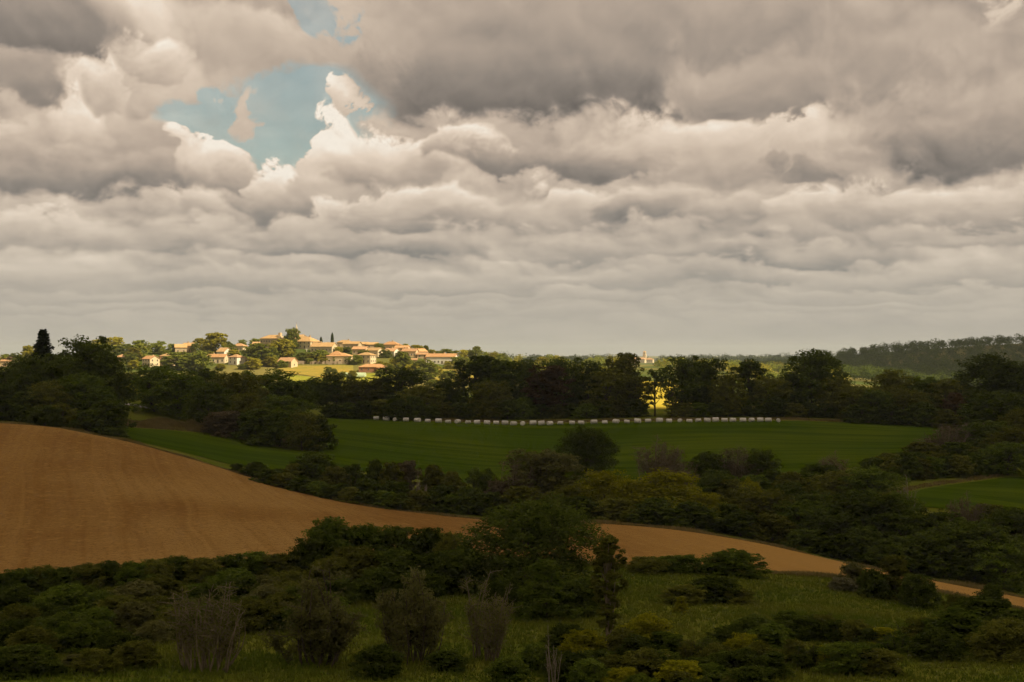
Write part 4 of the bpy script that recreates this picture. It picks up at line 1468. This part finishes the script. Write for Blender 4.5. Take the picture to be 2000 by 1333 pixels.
# clump between the lane and the green field
plant_group([
    (302, 714, 381, 100, 'oak', 'green'), (352, 727, 374, 92, 'oak', 'green'), (248, 748, 425, 60, 'bush', 'yellow', 'yellow-green bush behind the lane'),
    (255, 732, 450, 70, 'oak', 'olive'), (400, 726, 432, 90, 'oak', 'dark'), (408, 748, 358, 82, 'oak', 'dark'), (462, 729, 380, 100, 'oak', 'olive'), (520, 724, 398, 110, 'oak', 'green'),
    (570, 744, 402, 80, 'oak', 'dark'), (486, 768, 352, 82, 'locust', 'olive'), (440, 808, 348, 80, 'hedge', 'brown', 'brownish dry shrub at the field corner'),
    (500, 800, 343, 80, 'hedge', 'dark'), (545, 800, 344, 100, 'locust', 'green'), (590, 806, 342, 80, 'locust', 'olive'), (622, 812, 345, 56, 'hedge', 'dark'), (556, 775, 372, 90, 'oak', 'green')],
    'in the clump beside the green field', 'trees of the clump beside the green field')
# row behind the bales, left and middle
plant_group([
    (612, 760, 470, 70, 'oak', 'dark'), (655, 746, 462, 92, 'oak', 'dark'), (706, 756, 458, 84, 'oak', 'olive'), (742, 738, 468, 60, 'tall', 'dark'), (784, 720, 462, 90, 'oak', 'dark'), (830, 756, 442, 78, 'oak', 'olive'),
    (872, 742, 450, 70, 'oak', 'dark'), (932, 697, 440, 70, 'tall', 'dark'), (978, 705, 436, 70, 'tall', 'dark'), (960, 745, 424, 70, 'oak', 'olive'), (1030, 703, 436, 84, 'oak', 'dark'), (1072, 715, 424, 66, 'tall', 'plum', 'reddish-brown tinged tree behind the bales'),
    (1100, 700, 438, 86, 'oak', 'dark'), (1152, 708, 434, 76, 'oak', 'dark'), (1186, 724, 424, 62, 'tall', 'olive'), (1216, 691, 430, 56, 'tall', 'olive'),
    (1246, 736, 424, 50, 'tall', 'olive'), (1279, 722, 426, 42, 'airy', 'dark'), (1312, 742, 421, 40, 'airy', 'dark'),
    (1336, 697, 430, 84, 'oak', 'dark'), (1382, 702, 432, 76, 'oak', 'dark'), (1424, 732, 424, 64, 'oak', 'olive'), (1461, 704, 432, 56, 'tall', 'dark'), (1502, 736, 426, 70, 'oak', 'olive'), (1545, 728, 436, 66, 'oak', 'dark'), (1587, 686, 432, 112, 'oak', 'dark'),
    (1632, 738, 424, 70, 'oak', 'olive')],
    'in the row behind the bales', 'trees in the row behind the bales')
US = [(px, 775 + (px * 37 % 23), 419 + (px * 13 % 6), 46, 'hedge', ('dark', 'olive', 'dark', 'green')[(px // 29) % 4]) for px in range(650, 1690, 31) if not 1262 < px < 1322]
plant_group(US, 'under the row behind the bales', 'undergrowth behind the bales')
# right-hand wood edge
plant_group([
    (1672, 752, 418, 84, 'oak', 'olive'), (1708, 762, 412, 74, 'oak', 'green'), (1742, 724, 436, 92, 'oak', 'olive'), (1770, 760, 414, 72, 'oak', 'olive'), (1812, 738, 430, 84, 'oak', 'green'), (1850, 742, 424, 76, 'oak', 'olive'),
    (1866, 768, 410, 54, 'hedge', 'plum', 'dark reddish-purple shrub at the wood edge'), (1935, 694, 426, 128, 'oak', 'dark'), (1994, 708, 422, 96, 'oak', 'dark'), (1905, 762, 412, 80, 'oak', 'dark'), (1800, 786, 406, 60, 'hedge', 'dark'), (1740, 792, 406, 60, 'hedge', 'dark'), (1680, 790, 407, 60, 'hedge', 'dark'),
    (1846, 800, 402, 52, 'hedge', 'olive'), (1958, 772, 372, 128, 'oak', 'dark'), (1996, 800, 356, 80, 'oak', 'olive'), (1912, 812, 376, 74, 'hedge', 'dark')] + [(1705 + 29 * k, 896 + (k * 17) % 14 - k, 306 + (k * 7) % 9 + k * 1.6, 54, 'hedge', ('dark', 'olive', 'dark')[k % 3]) for k in range(9)] + [(1770 + 26 * k, 884 + (k * 11) % 13, 292 + k * 1.3 + (k * 5) % 4, 46, 'hedge', ('dark', 'olive', 'green')[k % 3]) for k in range(8)] + [(1902, 838, 350, 70, 'oak', 'dark'), (1940, 832, 340, 90, 'oak', 'dark'), (1985, 850, 325, 90, 'oak', 'olive'), (1925, 880, 322, 60, 'hedge', 'dark'), (1890, 862, 352, 60, 'hedge', 'olive')],
    'at the right-hand wood edge', 'trees at the right-hand wood edge')
# hedgerow in the ditch behind the ploughed field
plant_group([
    (462, 905, 283, 26, 'bush', 'dark'), (498, 918, 280, 52, 'hedge', 'dark'), (540, 916, 279, 46, 'hedge', 'dark'), (574, 906, 280, 52, 'hedge', 'olive'), (612, 884, 282, 84, 'oak', 'dark'), (655, 912, 276, 56, 'hedge', 'olive'), (690, 908, 277, 50, 'hedge', 'dark'),
    (733, 899, 280, 42, 'hedge', 'dark'), (764, 904, 278, 46, 'hedge', 'olive'), (796, 902, 281, 56, 'hedge', 'brown'), (718, 935, 268, 56, 'hedge', 'dark'), (770, 940, 266, 60, 'hedge', 'dark'), (846, 909, 278, 50, 'hedge', 'olive'), (822, 930, 262, 34, 'bare', 'pale', 'bare pale dead tree in the hedgerow'),
    (884, 922, 274, 52, 'hedge', 'olive'), (938, 916, 276, 56, 'oak', 'dark'), (975, 940, 268, 50, 'hedge', 'brown'), (860, 948, 262, 62, 'hedge', 'dark'), (915, 952, 260, 62, 'hedge', 'dark'), (665, 945, 268, 56, 'hedge', 'dark'), (585, 930, 274, 50, 'hedge', 'dark'), (960, 962, 257, 56, 'hedge', 'dark')] + [(520 + 33 * k, 930 + min(k, 7) * 4 + (k * 13) % 9, 272 - min(k, 8) * 1.6, 50, 'hedge', ('dark', 'olive', 'dark', 'green')[k % 4]) for k in range(14)],
    'in the hedgerow below the green field', 'hedgerow below the green field')
# trees between the two fields, middle and right
plant_group([
    (1146, 836, 322, 112, 'big', 'dark', 'dark rounded tree standing alone against the green field'),
    (1062, 880, 272, 138, 'oak', 'grey'), (1008, 905, 270, 70, 'twiggy', 'brown'), (1020, 950, 258, 80, 'hedge', 'olive'),
    (1176, 920, 262, 120, 'locust', 'yellow'), (1228, 936, 258, 80, 'locust', 'yellow'), (1292, 921, 258, 160, 'locust', 'yellow'), (1372, 962, 250, 90, 'locust', 'yellow'), (1110, 950, 256, 90, 'locust', 'olive'),
    (1288, 869, 304, 84, 'twiggy', 'brown'), (1330, 905, 298, 70, 'twiggy', 'brown'), (1384, 884, 302, 62, 'oak', 'dark'), (1440, 878, 302, 84, 'twiggy', 'brown'), (1490, 878, 300, 56, 'oak', 'dark'), (1405, 925, 280, 60, 'oak', 'dark'),
    (1470, 940, 258, 60, 'locust', 'yellow'), (1478, 962, 250, 110, 'oak', 'olive'), (1540, 944, 258, 76, 'oak', 'dark'), (1598, 906, 284, 60, 'oak', 'dark'), (1627, 893, 290, 50, 'twiggy', 'brown'), (1640, 934, 266, 90, 'oak', 'olive'), (1560, 985, 246, 96, 'oak', 'green'),
    (1702, 938, 262, 110, 'oak', 'green'), (1690, 975, 246, 130, 'oak', 'dark'), (1758, 906, 300, 70, 'hedge', 'olive'), (1802, 892, 320, 76, 'hedge', 'olive'), (1852, 866, 342, 92, 'twiggy', 'brown'), (1868, 905, 322, 70, 'hedge', 'dark'), (1720, 912, 304, 54, 'hedge', 'dark'),
    (1776, 938, 258, 40, 'bare', 'pale', 'bare pale dead tree beside the small green field'), (1738, 962, 252, 60, 'locust', 'olive'), (1618, 1000, 238, 96, 'oak', 'dark'), (1760, 1002, 238, 110, 'oak', 'dark'), (1830, 998, 240, 110, 'oak', 'dark'), (1885, 978, 250, 64, 'twiggy', 'brown'),
    (1902, 1040, 228, 150, 'oak', 'dark'), (1968, 918, 300, 86, 'oak', 'green'), (1978, 1000, 246, 110, 'oak', 'dark'), (1842, 1050, 226, 120, 'oak', 'dark'), (1960, 1064, 222, 120, 'oak', 'green'), (1930, 985, 256, 70, 'hedge', 'olive'), (1780, 1050, 226, 100, 'hedge', 'dark'),
    (1450, 1000, 240, 80, 'hedge', 'dark'), (1510, 1005, 238, 80, 'hedge', 'olive'), (1690, 1030, 230, 90, 'hedge', 'dark'), (1420, 985, 243, 60, 'hedge', 'dark'), (1570, 1035, 232, 70, 'hedge', 'dark'), (1640, 1050, 228, 80, 'hedge', 'dark'), (1730, 1080, 222, 80, 'hedge', 'dark'),
    (1280, 990, 242, 90, 'hedge', 'dark'), (1350, 1000, 240, 90, 'hedge', 'dark'), (1200, 985, 246, 80, 'hedge', 'olive'), (1130, 980, 248, 80, 'hedge', 'dark'), (1908, 870, 362, 70, 'twiggy', 'brown')] + [(1400 + 36 * k, 918 + (k * 19) % 24, 288 - (k * 11) % 16, 62, 'hedge', ('dark', 'olive', 'green')[k % 3]) for k in range(9)] + [(1590 + 40 * k, 962 + (k * 23) % 30, 252 - (k * 5) % 9, 76, 'oak', ('dark', 'green', 'olive')[k % 3]) for k in range(5)],
    'in the thicket between the fields', 'thicket between the two fields')
# foreground, along the lower edge of the ploughed field
LOW = [(-15, 1140), (32, 1146), (78, 1142), (120, 1136), (165, 1124), (212, 1118), (262, 1112), (300, 1108), (346, 1102), (398, 1100), (452, 1094), (500, 1090), (548, 1092), (596, 1088)]
plant_group([(px, top, 141 + i % 3 + px * 0.018, 74, 'bush', ('dark', 'green', 'olive', 'dark', 'olive')[i % 5]) for i, (px, top) in enumerate(LOW)],
            "along the ploughed field's lower edge", 'bushes along the lower edge of the ploughed field')
plant_group([
    (644, 1013, 156, 96, 'bush', 'green'), (610, 1048, 153, 80, 'bush', 'dark'), (712, 1026, 158, 110, 'bush', 'green'), (775, 1030, 160, 90, 'bush', 'dark'), (835, 1032, 160, 96, 'bush', 'dark'), (880, 1042, 158, 70, 'bush', 'olive'), (690, 1070, 148, 110, 'bush', 'olive'),
    (770, 1076, 147, 110, 'bush', 'dark'), (850, 1080, 146, 100, 'bush', 'dark'), (640, 1090, 144, 90, 'bush', 'olive'), (740, 1110, 138, 90, 'bush', 'dark'), (820, 1115, 137, 90, 'bush', 'dark'), (905, 1070, 148, 90, 'bush', 'dark'), (560, 1120, 136, 90, 'bush', 'olive'), (660, 1128, 134, 80, 'bush', 'dark')],
    'in the thicket left of the large tree', 'bushes left of the large tree')
plant_group([
    (1044, 978, 150, 262, 'big', 'dark', 'large dark spreading tree in the middle of the foreground'),
    (1066, 1094, 124, 112, 'cone', 'green', 'pointed bright young tree before the large tree'),
    (1188, 1048, 108, 66, 'slender', 'olive', 'slender tall tree with bare trunk right of the large tree'),
    (402, 1150, 92, 152, 'wands', 'grey', 'fan-shaped half-bare shrub of pale upright twigs, lower left'),
    (622, 1128, 97, 176, 'willow', 'grey', 'widest grey-green feathery shrub, lower left of centre'), (812, 1128, 100, 140, 'willow', 'grey', 'grey-green feathery shrub left of the pale forked one'), (945, 1140, 102, 116, 'wands', 'grey', 'pale forked twiggy shrub below the large tree'),
    (1082, 1238, 90, 36, 'bare', 'pale', 'dead pale stems at the bottom edge'), (1130, 1130, 128, 110, 'bush', 'dark', 'dark bush right of the pointed young tree'), (985, 1130, 128, 90, 'bush', 'dark', 'dark bush under the left side of the large tree')],
    '', 'single foreground trees and shrubs')
# foreground right: shrubs on the meadow
BUSH_MIN[0] = 0.38
plant_group([
    (1262, 1094, 164, 76, 'bush', 'olive'), (1302, 1086, 166, 60, 'bush', 'green'), (1340, 1084, 165, 66, 'bush', 'green'), (1432, 1079, 166, 118, 'bush', 'green'),
    (1644, 1128, 160, 50, 'bush', 'white', 'small white-flowering bush on the meadow'), (1668, 1100, 164, 62, 'bush', 'grey'), (1748, 1086, 158, 96, 'cone', 'olive'), (1705, 1112, 156, 56, 'bush', 'dark'), (1792, 1122, 152, 70, 'bush', 'dark'),
    (1335, 1160, 138, 84, 'bush', 'olive'), (1400, 1146, 141, 110, 'bush', 'dark'), (1440, 1152, 140, 70, 'bush', 'olive'), (1330, 1165, 130, 34, 'cone', 'yellow'),
    (1868, 1162, 146, 46, 'bush', 'olive'), (1938, 1142, 158, 56, 'bush', 'dark')],
    'out on the meadow', 'shrubs out on the meadow')
BUSH_MIN[0] = 0.58
LOWR = [(1215, 1228, 104), (1265, 1222, 110), (1318, 1240, 106), (1370, 1246, 104), (1422, 1230, 108), (1475, 1220, 112), (1540, 1198, 118), (1606, 1204, 117), (1668, 1216, 114), (1726, 1226, 112), (1778, 1214, 116), (1240, 1272, 97), (1300, 1282, 95), (1360, 1284, 95),
        (1420, 1272, 98), (1480, 1262, 100), (1550, 1250, 104), (1620, 1260, 102), (1690, 1268, 101), (1170, 1270, 96), (1110, 1225, 106), (1120, 1285, 93), (1050, 1255, 98), (1330, 1312, 90), (1440, 1310, 91), (1220, 1312, 90), (990, 1300, 91), (870, 1270, 96), (740, 1285, 92)]
LOWR += [(px + 30, top + 12, d - 2) for (px, top, d) in LOWR[:26]]
plant_group([(px, top, d, 62 + (px * 7) % 36, ('bush', 'bush', 'willow', 'bush', 'hedge', 'bush', 'cone')[(i * 3) % 7], ('olive', 'dark', 'green', 'olive', 'dark', 'yellow', 'green', 'dark')[(i * 5) % 8]) for i, (px, top, d) in enumerate(LOWR)],
            'in the bottom scrub', 'scrub along the bottom of the slope')
plant_group([(1912, 1190, 124, 130, 'hedge', 'dark'), (1868, 1228, 113, 130, 'hedge', 'green'), (1985, 1212, 118, 110, 'hedge', 'dark'), (1830, 1262, 106, 90, 'bush', 'dark'), (1960, 1262, 106, 120, 'bush', 'olive')],
            'in the lower right corner', 'shrubs in the lower right corner')
# foreground left: scrub in rows down the slope
LOWL = [(20, 1188, 124), (90, 1180, 126), (160, 1172, 128), (235, 1164, 130), (310, 1152, 132), (385, 1142, 134), (455, 1134, 136), (520, 1138, 133), (0, 1228, 111), (75, 1222, 112), (150, 1212, 115), (230, 1202, 118), (305, 1192, 120), (380, 1184, 122), (450, 1172, 125), (520, 1168, 126),
        (30, 1270, 100), (110, 1262, 102), (190, 1256, 103), (270, 1230, 109), (340, 1222, 112), (0, 1305, 90), (70, 1300, 91), (150, 1298, 92), (230, 1290, 95), (590, 1172, 124), (560, 1210, 115), (490, 1215, 114)]
LOWL += [(px + 34, top + 14, d - 3) for (px, top, d) in LOWL[:26]]
plant_group([(px, top, d, 66 + (px * 11) % 38, ('bush', 'bush', 'hedge', 'bush', 'bush', 'willow', 'bush', 'cone', 'bush')[(i * 5) % 9], ('dark', 'olive', 'green', 'dark', 'olive', 'grey', 'dark', 'green')[(i * 3) % 8]) for i, (px, top, d) in enumerate(LOWL)],
            'in the lower left scrub', 'scrub in the lower left')


# ================================================================== the clouds whose shade lies on the fields
def cloud(cx, cy, alt, rx, ry, h, seed, mat):
    """a flat-based heap cloud above and behind the view point"""
    rng = np.random.RandomState(seed)
    n, m = 96, 40
    a = np.arange(n) * 2 * math.pi / n
    e = np.linspace(-math.pi / 2, math.pi / 2, m)
    A, E = np.meshgrid(a, e)
    lump = 0
    for k in range(26):
        q = rng.normal(size=3)
        q /= np.linalg.norm(q)
        dd = np.stack([np.cos(A) * np.cos(E), np.sin(A) * np.cos(E), np.sin(E)], -1) @ q
        lump = lump + np.exp(-(1 - dd) * rng.uniform(8, 40)) * rng.uniform(0.06, 0.20)
    edge = 1 + 0.10 * np.sin(3 * A + seed) + 0.07 * np.sin(7 * A + 2 * seed) + 0.04 * np.sin(13 * A)
    r = (1.0 + lump * np.clip(np.sin(E) + 0.4, 0, 1)) * edge
    sg = np.sign(np.sin(E)) * np.abs(np.sin(E))
    xx = cx + rx * np.cos(A) * np.abs(np.cos(E)) ** 0.55 * r
    yy = cy + ry * np.sin(A) * np.abs(np.cos(E)) ** 0.55 * r
    zz = alt + np.where(sg > 0, sg * h * r, sg * h * 0.08)
    v = np.stack([xx.ravel(), yy.ravel(), zz.ravel()], 1)
    k = np.arange(n * m).reshape(m, n)
    k2 = np.roll(k, -1, axis=1)
    f = np.stack([k[:-1], k2[:-1], k2[1:], k[1:]], -1).reshape(-1, 4)
    o = mesh_obj('cloud', v, f, mat, smooth_shade=True)
    tag(o, 'heap cloud drifting overhead', kind='structure')
    return o


m = new_mat('cloud_white')
c = mixc(smooth(noise(position(), 0.006, 4.0, 0.6), 0.3, 0.7), (0.78, 0.77, 0.75), (0.86, 0.85, 0.83))
dn = S.nt.nodes.new('ShaderNodeBsdfDiffuse')
tn = S.nt.nodes.new('ShaderNodeBsdfTranslucent')
S.nt.links.new(c.s, dn.inputs[0])
S.nt.links.new(c.s, tn.inputs[0])
mx = S.nt.nodes.new('ShaderNodeMixShader')
mx.inputs[0].default_value = 0.5
S.nt.links.new(dn.outputs[0], mx.inputs[1])
S.nt.links.new(tn.outputs[0], mx.inputs[2])
out_surface(mx.outputs[0])
ALT = 1600.0
OFF = ALT / math.tan(R(SUN_EL))
ox, oy = math.sin(R(SUN_AZ)) * OFF, math.cos(R(SUN_AZ)) * OFF
cloud(ox + 40, oy + 140, ALT, 640, 420, 190, 4, m)
cloud(ox + 620, oy + 1620, ALT, 300, 420, 150, 7, m)

# ================================================================== the air between
haze_v = [(-9000, -60, -90), (9000, -60, -90), (9000, 9000, -90), (-9000, 9000, -90), (-9000, -60, 45), (9000, -60, 45), (9000, 9000, 45), (-9000, 9000, 45)]
m = bpy.data.materials.new('air')
m.use_nodes = True
m.node_tree.nodes.clear()
pv = m.node_tree.nodes.new('ShaderNodeVolumePrincipled')
pv.inputs['Color'].default_value = (0.80, 0.90, 1.0, 1)
pv.inputs['Density'].default_value = 0.00006
pv.inputs['Anisotropy'].default_value = 0.2
mo = m.node_tree.nodes.new('ShaderNodeOutputMaterial')
m.node_tree.links.new(pv.outputs[0], mo.inputs['Volume'])
hz = mesh_obj('haze', haze_v, [(3, 2, 1, 0), (4, 5, 6, 7), (0, 1, 5, 4), (1, 2, 6, 5), (2, 3, 7, 6), (3, 0, 4, 7)], m)
tag(hz, 'thin blue haze over the whole valley', 'haze', kind='stuff')
